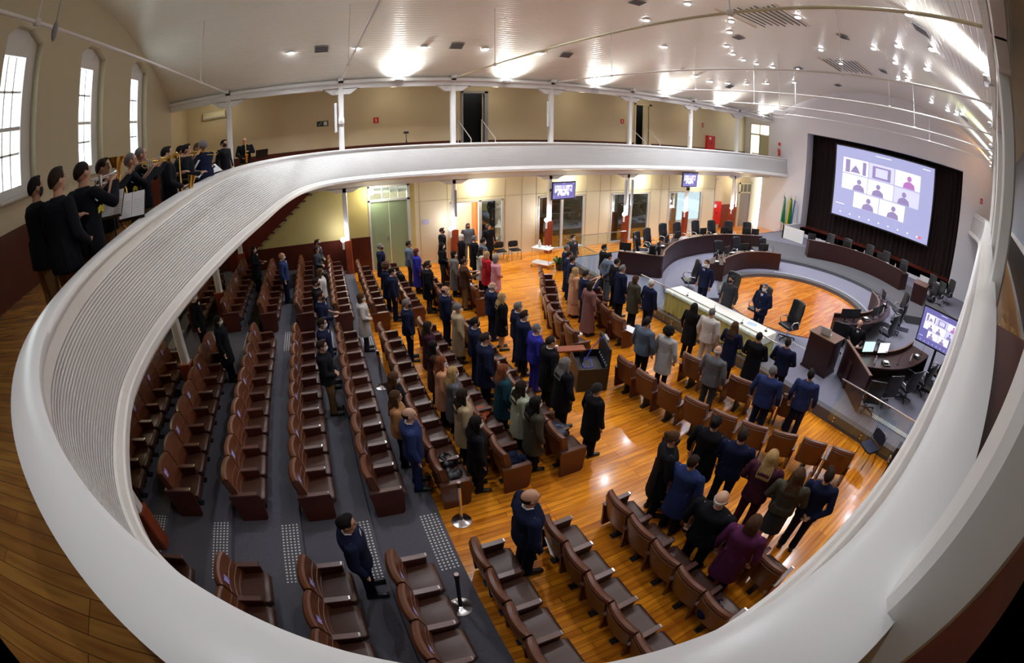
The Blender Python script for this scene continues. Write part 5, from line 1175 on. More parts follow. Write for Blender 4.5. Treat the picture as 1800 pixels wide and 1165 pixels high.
# curved desks: dark front, wooden top edge
def desk(name, label, P, z0, z1, depth, side, cat='desk'):
    """P: plan polyline of the front face; the top reaches <depth> to the <side>"""
    Q = catmull(P, 6); t = thing(name, label, cat, (Q[len(Q) // 2].x, Q[len(Q) // 2].y, z0)); off = Vector((-Q[len(Q) // 2].x, -Q[len(Q) // 2].y, -z0)); Mx = Matrix.Translation(off)
    N_ = []
    for i in range(len(Q)):
        d = (Q[min(i + 1, len(Q) - 1)] - Q[max(i - 1, 0)]).normalized(); N_.append(Vector((-d.y, d.x)) * side)
    def strip(a, b, za, zb): return MB().loft([[(q.x + n_.x * a, q.y + n_.y * a, za), (q.x + n_.x * b, q.y + n_.y * b, za), (q.x + n_.x * b, q.y + n_.y * b, zb), (q.x + n_.x * a, q.y + n_.y * a, zb)] for q, n_ in zip(Q, N_)], M=Mx)
    strip(.0, .04, z0, z1 + .1).obj('front_panel', M_desk, t, smooth=40); strip(-.015, .055, z1 + .1, z1 + .125).obj('edge_strip', M_desktop, t, smooth=40)
    strip(.04, depth, z1 - .05, z1 - .01).obj('desktop', M_desk, t, smooth=40); strip(-.02, .02, z0, z0 + .06).obj('plinth', M_desk, t, smooth=40)
    for i in (0, len(Q) - 1):
        q, n_ = Q[i], N_[i]; MB().loft([[(q.x + n_.x * s_ + n_.y * e * .02, q.y + n_.y * s_ - n_.x * e * .02, z) for e, z in ((-1, z0), (1, z0), (1, z1 - .02), (-1, z1 - .02))] for s_ in (.02, depth)], M=Mx).obj('end_panel', M_desk, t)
    return Q, N_
def on_desk(Q, N_, zt, kinds, label, ins=.35, flip=pi):
    L_ = len(kinds)
    for k, kd in enumerate(kinds):
        i = int((k + .6) / (L_ + .2) * (len(Q) - 1)); q, n_ = Q[i], N_[i]; x, y = q.x + n_.x * ins, q.y + n_.y * ins; rz = atan2(n_.y, n_.x)
        if kd == 'm':
            t = thing('desk_monitor', 'black flat monitor on %s' % label, 'monitor', (x, y, zt), rz, 'monitors on %s' % label); MB().box(-.02, .015, -.24, .24, .1, .42).obj('screen_case', M_blackpl, t, bevel=.008); MB().box(-.1, .08, -.1, .1, 0, .015).box(-.04, -.02, -.03, .03, .0, .2).obj('stand', M_blackpl, t)
        if kd == 'p':
            t = thing('desk_phone', 'black desk console with papers on %s' % label, 'console', (x, y, zt), rz, 'consoles on %s' % label); MB().prism([(-.12, 0), (.12, 0), (.12, .03), (-.12, .09)], -.14, .14, 'y').obj('body', M_blackpl, t); MB().box(-.09, .05, -.1, .08, .085, .088).obj('paper', M_paper, t)
        if kd == 'b':
            t = thing('water_bottle', 'clear water bottle on %s' % label, 'bottle', (x, y, zt), 0, 'bottles on %s' % label); MB().lathe([(.001, 0), (.033, .005), (.033, .15), (.014, .19), (.014, .21)], 10).obj('body', mat('bottle plastic', (.6, .65, .72), .15), t, smooth=50); MB().cyl((0, 0), .016, .21, .23, 10).obj('cap', M_white, t)
        if kd == 'g':
            t = thing('gooseneck_microphone', 'gooseneck microphone on %s' % label, 'microphone', (x, y, zt), rz, 'microphones on %s' % label); MB().cyl((0, 0), .05, 0, .02).obj('base', M_blackpl, t); MB().tube([(0, 0, .0), (0, 0, .2), (.05, 0, .32), (.12, 0, .36)], .008, 6).obj('neck', M_blackpl, t)
outer = [(9.95, -4.45), (10.5, -4.95), (11.2, -5.65), (11.4, -5.62), (11.9, -5.15), (12.7, -4.62), (13.5, -4.2), (14.4, -3.92), (16.0, -3.78), (17.2, -3.92), (18.0, -4.13), (19.0, -4.6), (19.64, -4.95)]
Q, N_ = desk('curved_desk', 'long outer curved dark wood desk in front of the glazed doors', outer, .28, 1.08, .72, 1)
on_desk(Q, N_, 1.07, list('mpmbmgmpmbmgmpmbmm'), 'the long curved desk by the glazed doors')
inner = [(13.16, -7.45), (13.6, -7.1), (14.49, -6.86), (15.2, -6.78), (15.87, -6.85), (16.7, -7.2), (17.31, -7.7)]
Q, N_ = desk('curved_desk', 'short inner curved dark wood desk bordering the wooden disc, opposite the lectern', inner, .3, 1.12, .62, 1)
on_desk(Q, N_, 1.11, list('pmgmpbmpmg'), 'the inner curved desk opposite the lectern')
rear = [(20.95, -7.4), (21.6, -8.2), (22.1, -9.1), (22.35, -10.2), (22.35, -11.2), (22.1, -12.3), (21.7, -13.25)]
Q, N_ = desk('curved_desk', 'slightly curved dark wood presiding desk on the highest platform below the screen', rear, .61, 1.42, .7, 1)
on_desk(Q, N_, 1.41, list('mbpgmpbgmpbm'), 'the presiding desk')
inr = [(17.3, -12.9), (16.7, -13.4), (15.9, -13.75), (15.2, -13.8), (14.4, -13.7), (13.5, -13.3), (12.9, -12.9)]
Q, N_ = desk('curved_desk', 'inner curved desk beside the lectern, crowded with monitors', inr, .3, 1.08, .62, 1)
on_desk(Q, N_, 1.07, list('gmpmbmmpmm'), 'the monitor-crowded inner desk')
outr = [(18.3, -16.2), (17, -16.9), (15.6, -17.3), (14.2, -17.35), (12.9, -17.0), (11.6, -16.3), (10.7, -15.4), (10.2, -14.9)]
outr = [(13.9, -16.1), (13.0, -15.95), (12.1, -15.6), (11.5, -15.05), (11.0, -14.4)]
Q, N_ = desk('curved_desk', 'outer curved desk with two lit monitors', outr, .3, 1.05, .85, 1)
on_desk(Q, N_, 1.04, list('gpbgpbg'), 'the desk with lit monitors', .6)
t = thing('side_screen', 'tall dark wood end screen of the lit monitor desk, angled toward the seats', 'panel', (10.25, -15.07, .3), atan2(-1.43, -1.34)); MB().box(-.98, .98, -.03, .03, 0, 1.02).obj('panel', M_desk, t); MB().box(-1.0, 1.0, -.05, .05, 1.02, 1.05).obj('edge_strip', M_desktop, t)
for k, (x, y) in enumerate(((11.35, -15.0), (11.8, -15.42))):
    t = thing('lit_monitor', ['glowing monitor with a pale turquoise picture on the desk behind the lectern', 'glowing monitor with a white picture on the desk behind the lectern'][k], 'monitor', (x, y, 1.04), 2.3)
    MB().box(-.02, .02, -.25, .25, .08, .42).obj('screen_case', M_blackpl, t, bevel=.008); MB().box(-.026, -.02, -.23, .23, .1, .40).obj('screen', emis('lit screen %d' % k, [(.55, .9, .85), (.8, .85, 1.)][k], .5), t); MB().box(-.1, .1, -.1, .1, 0, .015).box(-.02, .02, -.03, .03, 0, .1).obj('stand', M_blackpl, t); t.rotation_euler = (0, 0, .95)
# dark lectern desk at the dais edge
t = thing('lectern_desk', 'dark wood box lectern near the dais edge with a grey laptop on top', 'lectern', (10.62, -13.72, .28), -.05)
MB().box(-.32, .32, -.46, .46, 0, 1.04).obj('body', M_desk, t, bevel=.01); MB().box(-.35, .35, -.49, .49, 1.04, 1.07).obj('top_edge', M_desktop, t, bevel=.005); MB().box(-.34, .34, -.48, .48, 0, .07).obj('plinth', M_desk, t)
t = thing('laptop', 'grey laptop standing on the dark box lectern', 'laptop', (10.6, -13.7, 1.35), pi + .1); MB().box(-.12, .12, -.17, .17, 0, .015).obj('keyboard', M_grey, t); MB().box(0, .012, -.17, .17, 0, .23, Matrix.Translation((.12, 0, .015)) @ Matrix.Rotation(.25, 4, 'Y')).obj('lid', M_alu, t)
CH = [((12.1, -3.35), -1.2), ((13.04, -2.97), -1.3), ((14.58, -2.4), -1.45), ((15.59, -2.4), -1.5), ((17.07, -2.35), -1.6), ((18.11, -2.6), -1.75), ((19.14, -3.0), -1.9), ((20.26, -3.5), -2.1)]
for k, ((x, y), rz) in enumerate(CH): exec_chair((x, y, .28), rz, 'black office chair behind the glazed-door desk, %s from the seats' % ORD[k], 'chairs behind the glazed-door desk')
exec_chair((11.6, -4.0, .28), -.6, 'black office chair at the seat side end of the glazed-door desk', 'chairs behind the glazed-door desk')
for k, (x, y) in enumerate(((16.9, -5.4), (18.3, -6.1), (15.2, -5.6))): exec_chair((x, y, .3), -1.7, 'black office chair behind the inner desk opposite the lectern, %s' % ['middle', 'toward the stage', 'toward the white table'][k], 'chairs behind the inner desk opposite the lectern', 1.1)
for k, (x, y) in enumerate(((22.6, -7.9), (22.9, -9.0), (23.4, -10.4), (23.3, -11.6), (22.8, -13.0))): exec_chair((x, y, .61), pi, 'black chair behind the presiding desk, %s from the flags' % ORD[k], 'chairs behind the presiding desk')
for k, (x, y, rz, h) in enumerate(((14.7, -14.75, 1.4, 1.2), (16.3, -14.7, 1.7, 1.25), (12.0, -13.6, .4, 1.15), (17.6, -14.4, 2.2, 1.3), (10.7, -16.25, .9, 1.0), (11.6, -16.75, 1.1, 1.0), (12.6, -17.15, 1.3, 1.0), (13.7, -17.4, 1.5, 1.0), (9.9, -15.95, .6, 1.0), (22.3, -15.3, 2.5, 1.2), (23.4, -15.7, 2.8, 1.2), (24.6, -16.2, 2.6, 1.3), (24.2, -14.9, 3., 1.2))):
    exec_chair((x, y, .3), rz, ['black chair at the inner desk by the seated bald person', 'black chair at the inner desk farther toward the stage', 'black chair with its back to the lectern desk', 'tilted black chair at the stage end of the inner desk', 'black chair at the lit monitor desk, second from the rail', 'black chair at the lit monitor desk, third from the rail', 'black chair at the lit monitor desk, fourth from the rail', 'black chair at the lit monitor desk beside the big monitor', 'black chair at the lit monitor desk, beside the glass rail', 'black chair in the cluster beside the stage wall, beside the cabinet', 'black chair in the cluster beside the stage wall, second', 'black chair in the cluster beside the stage wall, by the near gallery', 'black chair in the cluster beside the stage wall, against the wall'][k], 'chairs by the lectern desks', h)
t = thing('side_cabinet', 'dark wood side cabinet below the stage beside the chair cluster', 'cabinet', (21.2, -14.7, .3)); MB().box(-.5, .5, -.4, .4, 0, 1.15).obj('body', M_desk, t, bevel=.01); MB().box(-.52, .52, -.42, .42, 1.15, 1.18).obj('top', M_desktop, t)
# glass balustrades
def balustrade(a, b, z0, label, h=.95, n=None):
    a, b = Vector(a), Vector(b); L_ = (b - a).length; rz = atan2((b - a).y, (b - a).x); t = thing('glass_balustrade', label, 'balustrade', (a.x, a.y, z0), rz, 'glass balustrades of the dais')
    n = n or max(1, round(L_ / 1.5))
    for k in range(n): MB().box(k * L_ / n + .02, (k + 1) * L_ / n - .02, -.006, .006, -.18, h - .02).obj('glass_pane', M_glass, t)
    MB().box(0, L_, -.022, .022, h - .02, h + .005).obj('top_rail', M_steel, t, bevel=.006)
    for k in range(n):
        for e in (.2, L_ / n - .2):
            for zz in (-.14, -.05): MB().cyl((0, 0), .022, -.03, .03, 10, M=Matrix.Translation((k * L_ / n + e, 0, zz)) @ Matrix.Rotation(pi / 2, 4, 'X')).obj('clamp', M_steel, t)
balustrade((8.86, -7.2), (8.86, -13.5), .3, 'glass balustrade with steel top rail in front of the white table')
balustrade((8.86, -15.2), (8.86, -17.95), .3, 'glass balustrade with steel top rail behind the single blue chair')
balustrade((8.9, -2.05), (8.9, -4.9), .3, 'glass balustrade at the dais corner by the drinks cart')
balustrade((8.95, -1.88), (12.4, -1.88), .3, 'glass balustrade along the far side edge of the dais by the wall')
# flags
FL = [(26.9, -1.86, 'green and white flag with pole, first of three, next to the extinguisher', ((.0, .22, .09), (.75, .78, .76))), (26.9, -2.45, 'green and yellow flag with pole, middle of the three by the lilac wall', ((.0, .2, .06), (.75, .6, .02))), (26.9, -2.85, 'white and blue flag with pole, beside the stage opening', ((.7, .72, .78), (.05, .12, .42)))]
for k, (x, y, lab, (c1, c2)) in enumerate(FL):
    t = thing('flag', lab, 'flag', (x, y, .3)); MB().tube([(0, 0, 0), (0, 0, 2.45)], .018).obj('pole', M_steel, t); MB().lathe([(.001, 2.45), (.03, 2.5), (.015, 2.56), (.001, 2.68)], 8).obj('finial', M_steel, t); MB().cyl((0, 0), .16, 0, .04).obj('base', M_steel, t)
    for q, (c, w, da, zt, zb) in enumerate(((c1, .17, 0., 2.35, .62), (c2, .12, 2.4, 2.3, .5))):
        m = MB(); rings = []
        for zz in (zt, zt - .4, zt - .9, (zt + zb) / 2 - .2, zb):
            f = .35 + .65 * (zt - zz) / (zt - zb); rings.append([((.03 + w * f * (.55 + .45 * cos(5 * a))) * cos(a) * .8 + .02 * cos(da), (.03 + w * f * (.55 + .45 * sin(4 * a + q))) * sin(a) - .07 * f + .12 * q * f, zz + .05 * sin(a)) for a in [2 * pi * j / 24 for j in range(24)]])
        m.loft(rings); m.obj('cloth', mat('flag %d %d' % (k, q), c, .7, var=.1), t, smooth=60)
# ---------------------------------------------------------------- objects on the floor
t = thing('serving_cart', 'white drinks cart with metal legs standing by the far post', 'cart', (7.95, -1.78, 0), -.95)
for z in (.82, .16): MB().box(-.42, .42, -.27, .27, z, z + .04).obj('shelf', M_whitegloss, t, bevel=.008)
for sx in (-.4, .4):
    for sy in (-.25, .25): MB().tube([(sx, sy, .06), (sx, sy, .84)], .012, 6).obj('leg', M_steel, t); MB().ell((sx, sy, .035), (.03, .03, .035)).obj('caster', M_blackpl, t)
t = thing('thermos', 'tall white thermos standing on the drinks cart', 'thermos', (7.8, -1.75, .86)); MB().lathe([(.001, 0), (.06, .01), (.06, .22), (.035, .28), (.035, .33)], 14).obj('body', M_whitegloss, t, smooth=50); MB().tube([(.05, 0, .2), (.09, 0, .16), (.06, 0, .06)], .01, 6).obj('handle', M_white, t)
for k in range(5):
    t = thing('cup', 'small white cup on the drinks cart', 'cup', (8.0 + .07 * k, -1.9 + .05 * (k % 3), .86), 0, 'cups on the drinks cart'); MB().lathe([(.02, 0), (.03, .07), (.026, .07), (.018, .01)], 10).obj('body', M_whitegloss, t, smooth=40); MB().tube([(.03, 0, .05), (.045, 0, .035), (.028, 0, .02)], .004, 5).obj('handle', M_whitegloss, t)
t = thing('planter', 'low planter of green leaves behind the drinks cart', 'plant', (8.4, -2.45, .0)); MB().lathe([(.12, 0), (.17, .3), (.15, .3), (.1, .02)], 14).obj('pot', M_blackpl, t, smooth=40); m = MB(); r = random.Random(4)
for k in range(70):
    a = r.uniform(0, 6.28); l = r.uniform(.15, .35); e = r.uniform(.2, 1.3); c = (cos(a) * cos(e) * l, sin(a) * cos(e) * l, .3 + sin(e) * l); s = .05; m.add([(c[0] * .3, c[1] * .3, .3), (c[0] - s * sin(a), c[1] + s * cos(a), c[2] * .9), (c[0] * 1.25, c[1] * 1.25, c[2]), (c[0] + s * sin(a), c[1] - s * cos(a), c[2] * .9)], [(0, 1, 2, 3)])
m.obj('leaves', mat('leaf green', (.04, .12, .03), .5), t)
def stack_chair(loc, rz, label, col=None):
    t = thing('visitor_chair', label, 'chair', loc, rz); c = col or M_black
    b = MB(); b.loft([[(-.2 - .02 * (1 - (a * a)) , .22 * a * s, .66 + .14 * q) for a in (-1, -.7, -.3, .3, .7, 1)] for q, s in ((-1, .75), (-.6, .97), (0, 1), (.6, .97), (1, .75))], cap=False, close=False); b.loft([[(-.23 - .02 * (1 - (a * a)), .22 * a * s, .66 + .14 * q) for a in (-1, -.7, -.3, .3, .7, 1)] for q, s in ((-1, .75), (-.6, .97), (0, 1), (.6, .97), (1, .75))], cap=False, close=False)
    b.box(-.235, -.205, -.16, .16, .56, .78); b.obj('backrest', c, t, smooth=40)
    MB().prism(rounded([(-.2, -.22), (.22, -.22), (.24, 0), (.22, .22), (-.2, .22)], .06, 3), .43, .475, 'z').obj('seat', c, t, bevel=.01)
    for sy in (-.23, .23):
        MB().tube([(.2, sy, 0), (.17, sy, .43), (-.19, sy, .43), (-.24, sy, .8)], .011, 6).obj('leg', M_blackpl, t); MB().tube([(-.22, sy, 0), (-.12, sy, .43)], .011, 6).obj('leg', M_blackpl, t)
stack_chair((6.62, -.3, 0), -pi / 2, 'black cushioned visitor chair against the far wall, one of a pair, by the lobby door'); stack_chair((7.3, -.35, 0), -pi / 2, 'black cushioned visitor chair against the far wall, one of a pair, nearer the cart')
stack_chair((8.3, -16.85, 0), 2.7, 'single dark blue visitor chair in front of the end glass balustrade', mat('navy fabric', (.014, .018, .05), .8))
t = thing('speaker_box', 'black loudspeaker on the floor at the foot of the near gallery', 'speaker', (8.35, -17.75, 0)); MB().box(-.16, .16, -.18, .18, 0, .85).obj('cabinet', M_blackpl, t, bevel=.01); MB().cyl((0, 0), .1, -.02, .02, M=Matrix.Translation((0, .185, .6)) @ Matrix.Rotation(pi / 2, 4, 'X')).obj('cone', M_dark, t)
t = thing('wall_socket_box', 'grey socket box on the dais kerb beside the black loudspeaker', 'socket', (8.86, -17.55, .12)); MB().box(-.04, .03, -.09, .09, -.07, .09).obj('plate', M_alu, t); MB().box(-.045, -.04, -.05, -.02, -.02, .04).box(-.045, -.04, .02, .05, -.02, .04).obj('socket', M_blackpl, t)
t = thing('floor_stand', 'black slim stand on the dais by the near gallery', 'stand', (9.9, -17.85, .3)); MB().box(-.06, .06, -.06, .06, .0, .95).obj('column', M_blackpl, t, bevel=.01); MB().box(-.2, .2, -.15, .15, 0, .02).obj('base', M_blackpl, t); MB().ell((0, 0, 1.0), (.04, .04, .05)).obj('head', M_steel, t)
for k, (x, y, z, lab) in enumerate(((.45, -13.35, 0, 'chrome queue post on the wood floor edge at the near cross aisle'), (-.17, -15.1, .15, 'black and chrome queue post standing in the near block beside the tiers'), (-.05, -8.95, .15, 'dark slim queue post standing between the rows of the middle block'))):
    t = thing('queue_post', lab, 'queue post', (x, y, z), group='retractable belt posts'); MB().lathe([(.001, 0), (.17, .0), (.17, .012), (.05, .035), (.03, .05)], 24).obj('base', M_steel, t, smooth=40); MB().cyl((0, 0), .028, .04, .93, 14).obj('pole', M_steel if k != 1 else M_blackpl, t, smooth=40); MB().cyl((0, 0), .035, .88, .98, 14).obj('belt_head', M_blackpl, t, smooth=40); MB().cyl((0, 0), .03, .98, .99, 14).obj('cap', mat('belt cap pinkish', (.6, .4, .42), .4), t)
# recording cabinet in the gap between the front rows
t = thing('equipment_case', 'open black flight case with blue cables and gear between the two front rows', 'equipment case', (4.75, -10.3, 0), -.35)
c = MB().box(-.38, .38, -.5, .5, 0, .04).box(-.38, -.35, -.5, .5, 0, .62).box(-.38, .38, -.5, -.47, 0, .62).box(-.38, .38, .47, .5, 0, .62); c.obj('case', M_blackpl, t, bevel=.006)
MB().box(.34, .38, -.5, .5, 0, 1.12).obj('lid', M_blackpl, t, bevel=.01); g = MB().box(-.3, .3, -.42, .42, .04, .45); g.obj('gear', mat('gear dark', (.03, .03, .035), .4), t)
cb = MB().tube([(.3 * cos(a) * .4 - .05, .25 * sin(a), .5 + .03 * sin(3 * a)) for a in [k * .4 for k in range(34)]], .012, 6).tube([(-.05, .2, .5), (.1, .3, .7), (.3, .25, 1.05), (.36, .1, 1.13)], .012, 6); cb.obj('cable', mat('blue cable', (.12, .10, .75), .4), t, smooth=60)
MB().box(.36, .42, -.1, .2, 1.1, 1.18).obj('receiver', M_grey, t); k_ = MB()
for q in range(6): k_.cyl((.33, -.35 + .13 * q), .015, .6, .64)
k_.obj('knob_row', M_alu, t)
t = thing('side_table', 'narrow wooden side shelf beside the black equipment case', 'table', (4.25, -10.0, 0), -.3); MB().box(-.45, .45, -.13, .13, .84, .88).obj('top', M_woodred, t); MB().box(-.42, -.38, -.11, .11, 0, .84).box(.38, .42, -.11, .11, 0, .84).obj('leg', M_blackpl, t)
t = thing('paper_cup', 'white paper cup on the narrow wooden side shelf', 'cup', (4.0, -9.95, .88)); MB().lathe([(.028, 0), (.038, .1), (.034, .1), (.026, .01)], 14).obj('body', M_whitegloss, t, smooth=40); MB().lathe([(.038, .095), (.041, .098), (.038, .104)], 14).obj('rim', M_whitegloss, t)
t = thing('paper_cup', 'white paper cup standing on the carpet of the near cross aisle', 'cup', (-1.62, -14.05, .3)); MB().lathe([(.028, 0), (.04, .1), (.036, .1), (.026, .01)], 14).obj('body', M_whitegloss, t, smooth=40); MB().cyl((0, 0), .036, .07, .075).obj('coffee', M_dark, t)
# things left on seats
def soft(name, label, cat, loc, r, col, seed, part='fold', pc=None):
    rr = random.Random(seed); t = thing(name, label, cat, loc, rr.uniform(0, 3)); m = MB()
    for k in range(9): m.ell((rr.uniform(-.6, .6) * r[0], rr.uniform(-.6, .6) * r[1], r[2] * rr.uniform(.3, .8)), (r[0] * rr.uniform(.3, .6), r[1] * rr.uniform(.3, .6), r[2] * rr.uniform(.4, .7)), 12, 8)
    put(remesh(m, name, .012, 3, .6), 'body', col, t)
    q = MB().tube([(-r[0] * .6, -r[1] * .3, r[2] * .8), (-r[0] * .2, 0, r[2] * 1.7), (r[0] * .5, r[1] * .2, r[2] * .8)], .012, 6); q.obj(part, pc or col, t, smooth=60); return t
soft('handbag', 'black leather handbag on a seat of the first floor-level row', 'bag', (.55, -12.3, .47), (.15, .2, .14), M_black, 1, 'strap'); soft('handbag', 'black handbag with silver buckle on the aisle seat of the first floor-level row', 'bag', (.55, -12.75, .47), (.16, .2, .15), M_black, 2, 'strap', M_steel)
soft('scarf', 'rusty orange scarf lying over a seat in the second floor-level row', 'scarf', (1.6, -11.2, .47), (.25, .22, .08), mat('orange scarf', (.45, .09, .03), .8, bump=.4), 3)
soft('jacket_pile', 'dark blue leather jacket thrown over the seats beside the fur-coated person', 'jacket', (2.75, -12.2, .47), (.26, .35, .12), mat('blue black leather', (.02, .03, .06), .4), 4, 'sleeve'); soft('jacket_pile', 'navy jacket on the aisle seat of the second floor-level row', 'jacket', (1.65, -12.7, .47), (.2, .22, .1), cm('navy'), 5, 'sleeve')
soft('backpack', 'navy backpack lying on a seat in the near block by the rail', 'bag', (2.65, -17.0, .47), (.22, .25, .16), cm('navy'), 6, 'strap'); soft('backpack', 'black backpack on a far block seat beside the green door', 'bag', (1.65, -2.6, .47), (.15, .2, .25), M_black, 7, 'strap')
soft('handbag', 'black handbag on a front seat before the fur-hooded coat', 'bag', (6.8, -8.5, .47), (.15, .2, .14), M_black, 8, 'strap')
t = thing('book_stack', 'small stack of white printed programmes on a bowed row seat', 'books', (5.3, -8.75, .47), .3); MB().box(-.12, .12, -.16, .16, 0, .05).obj('cover', M_paper, t); MB().box(-.115, .115, -.155, .155, .05, .055).obj('top_sheet', M_paper, t)
tag(MB().box(-.16, .16, -.24, .24, 0, .004).obj('paper_sheet', M_paper, loc=(6.7, -9.45, .635), rot=(0, 0, .2)), 'large white paper sheet on the end armrest of the bowed row by the dark desk', 'paper')
tag(MB().box(-.11, .11, -.15, .15, -.003, .003).obj('paper_sheet', M_paper, loc=(1.22, -14.9, .75), rot=(.5, 1.1, .3)), 'white papers held low by the balding person at the head of the near block', 'paper')
soft('shoulder_bag', 'black bag with yellow stripes and silver chains hanging from the person with the bun', 'bag', (3.55, -14.75, .55), (.13, .16, .3), M_black, 9, 'strap', mat('yellow strap', (.7, .65, .05), .5))

# ---------------------------------------------------------------- THE BAND on the end gallery
M_brass = mat('brass', (.75, .48, .12), .25, metal=1., var=.1); M_silver = mat('silver plate', (.7, .7, .72), .25, metal=1.)
def bandsman(x, y, f, label, pose, hr='short', hc='black', top='uniform', mask=None, low='khaki', kind='jacket', h=1.88, w=1.02, chev=True, **k):
    t = person((x, y), radians(f), label, pose=pose, top=top, kind=kind, low=low, hr=hr, hc=hc, mask=mask, shirt=False, h=h, w=w, z=GF, group=None, **k)
    if chev:
        for sy in (1, -1):
            e = MB().add([(-.02, .268 * sy, 1.33), (.03, .262 * sy, 1.35), (.0, .268 * sy, 1.27)], [(0, 1, 2)])
            b = MB()
            for q in range(3): b.prism([(-.035, -.02 * q), (0, .025 - .02 * q), (.035, -.02 * q), (.035, -.012 - .02 * q), (0, .012 - .02 * q), (-.035, -.012 - .02 * q)], -.004, .004, 'y')
            put(b.mesh('chev'), 'sleeve_chevrons', mat('chevron yellow', (.8, .7, .03), .5), t, loc=(.02, .262 * sy, 1.24))
            put(MB().prism([(-.03, .03), (.03, .03), (.025, -.02), (0, -.04), (-.025, -.02)], -.004, .004, 'y').mesh('shield'), 'shoulder_badge', mat('badge blue white', (.35, .6, .75), .5), t, loc=(-.005, .252 * sy, 1.345))
    return t
BAND = [
 (-4.5, -13.75, 62, 'dark-haired person with black mask in black uniform, below the first tall window', dict(pose='low', mask='black')),
 (-3.78, -14.15, 68, 'person in black uniform and glasses seen from behind, standing beside the masked bandsman', dict(pose='low', hc='dark')),
 (-3.8, -13.5, 66, 'large balding bandsman with yellow chevrons, back turned, holding a small silver horn up', dict(pose='horn', hr='crop', hc='dark', w=1.1)),
 (-4.25, -12.1, 20, 'person in black uniform playing an upright brass euphonium', dict(pose='horn', hc='dark')),
 (-4.1, -11.28, 30, 'shaved-head person in black uniform playing a trumpet, the shorter of two trumpeters', dict(pose='horn', hr='crop', hc='grey')),
 (-4.24, -10.48, 30, 'grey-cropped person playing a trumpet, the taller of two trumpeters', dict(pose='horn', hr='crop', hc='grey', h=1.95)),
 (-4.05, -9.48, 25, 'dark-haired person in black uniform playing a tenor saxophone', dict(pose='low', w=1.05)),
 (-4.52, -7.08, 30, 'person in glasses half hidden at the back by the yellow lit wall, behind a trombone', dict(pose='horn')),
 (-4.15, -7.7, 10, 'person in black uniform looking down at a sheet of music in the hands', dict(pose='hold')),
 (-4.25, -6.3, -20, 'person in black uniform playing a clarinet, facing the conductor', dict(pose='low', hc='brown')),
 (-4.02, -6.6, 150, 'conductor in a dark navy jacket and grey cap seen from behind with one arm out', dict(pose='clap', top='navy', hr='beanie', hc='grey', h=1.9, w=1.1, low='black')),
 (-4.2, -3.08, -30, 'person in black with black mask standing in the shade beside the first gallery post', dict(pose='side', mask='black', low='black', chev=False)),
 (-4.0, .2, -75, 'bald person in black uniform playing a saxophone, alone beyond the first gallery post', dict(pose='low', hr='bald', hc='dark')),
]
for x, y, f, lab, o in BAND: bandsman(x, y, f, lab, **o)
def M_at(loc, f): return dict(loc=loc, rot=(0, 0, radians(f)))
def at_mouth(i, dx, dz, dy=0):
    x, y, f, _, o = BAND[i]; a = radians(f); return (x + dx * cos(a) - dy * sin(a), y + dx * sin(a) + dy * cos(a), GF + dz)
def trumpet(i, label, big=False):
    x, y, f = BAND[i][:3]; t = thing('trumpet', label, 'trumpet', at_mouth(i, .13, 1.70 if not big else 1.72), radians(f)); t.rotation_euler = (0, .05, radians(f))
    MB().tube([(0, 0, 0), (.42, 0, 0), (.46, 0, -.04), (.42, 0, -.09), (.12, 0, -.09), (.08, 0, -.05), (.12, 0, -.0)], .009, 8).obj('tubing', M_brass, t, smooth=60)
    b = MB(); b.tube([(.1, .02, -.03), (.35, .02, -.02), (.5, .02, -.01), (.56, .02, 0), (.6, .02, 0)], [.008, .012, .025, .04, .068], 16, cap=False); b.obj('bell', M_brass, t, smooth=60)
    v = MB()
    for k in range(3): v.cyl((.2 + .035 * k, .0), .013, -.12, .03, 10)
    v.obj('valve', M_silver, t, smooth=40); MB().tube([(-.02, 0, 0), (.02, 0, 0)], [.013, .008], 8).obj('mouthpiece', M_silver, t)
trumpet(4, 'brass trumpet played by the nearer shaved-head trumpeter'); trumpet(5, 'brass trumpet played by the farther taller trumpeter', True)
def sax(i, label, s=1.0):
    x, y, f = BAND[i][:3]; t = thing('saxophone', label, 'saxophone', at_mouth(i, .24, 1.05), radians(f)); t.scale = (s, s, s)
    MB().tube([(-.10, 0, .60), (-.02, 0, .64), (.03, 0, .58), (.02, 0, .3), (.02, 0, 0), (.05, 0, -.12), (.13, 0, -.16), (.2, 0, -.1), (.23, 0, .05), (.26, 0, .18)], [.008, .01, .014, .022, .032, .036, .04, .044, .055, .085], 14, cap=False).obj('body', M_brass, t, smooth=60)
    k = MB()
    for q in range(8): k.cyl((.0, .0), .018, 0, .008, 10, M=Matrix.Translation((.02 + .003 * q, .03, .5 - .065 * q)) @ Matrix.Rotation(-pi / 2, 4, 'X'))
    k.obj('keys', M_silver, t); MB().tube([(-.14, 0, .585), (-.09, 0, .605)], [.008, .012], 8).obj('mouthpiece', M_blackpl, t)
sax(6, 'brass tenor saxophone held by the dark-haired player in the middle of the band', 1.1); sax(12, 'brass saxophone played by the bald person beyond the first gallery post')
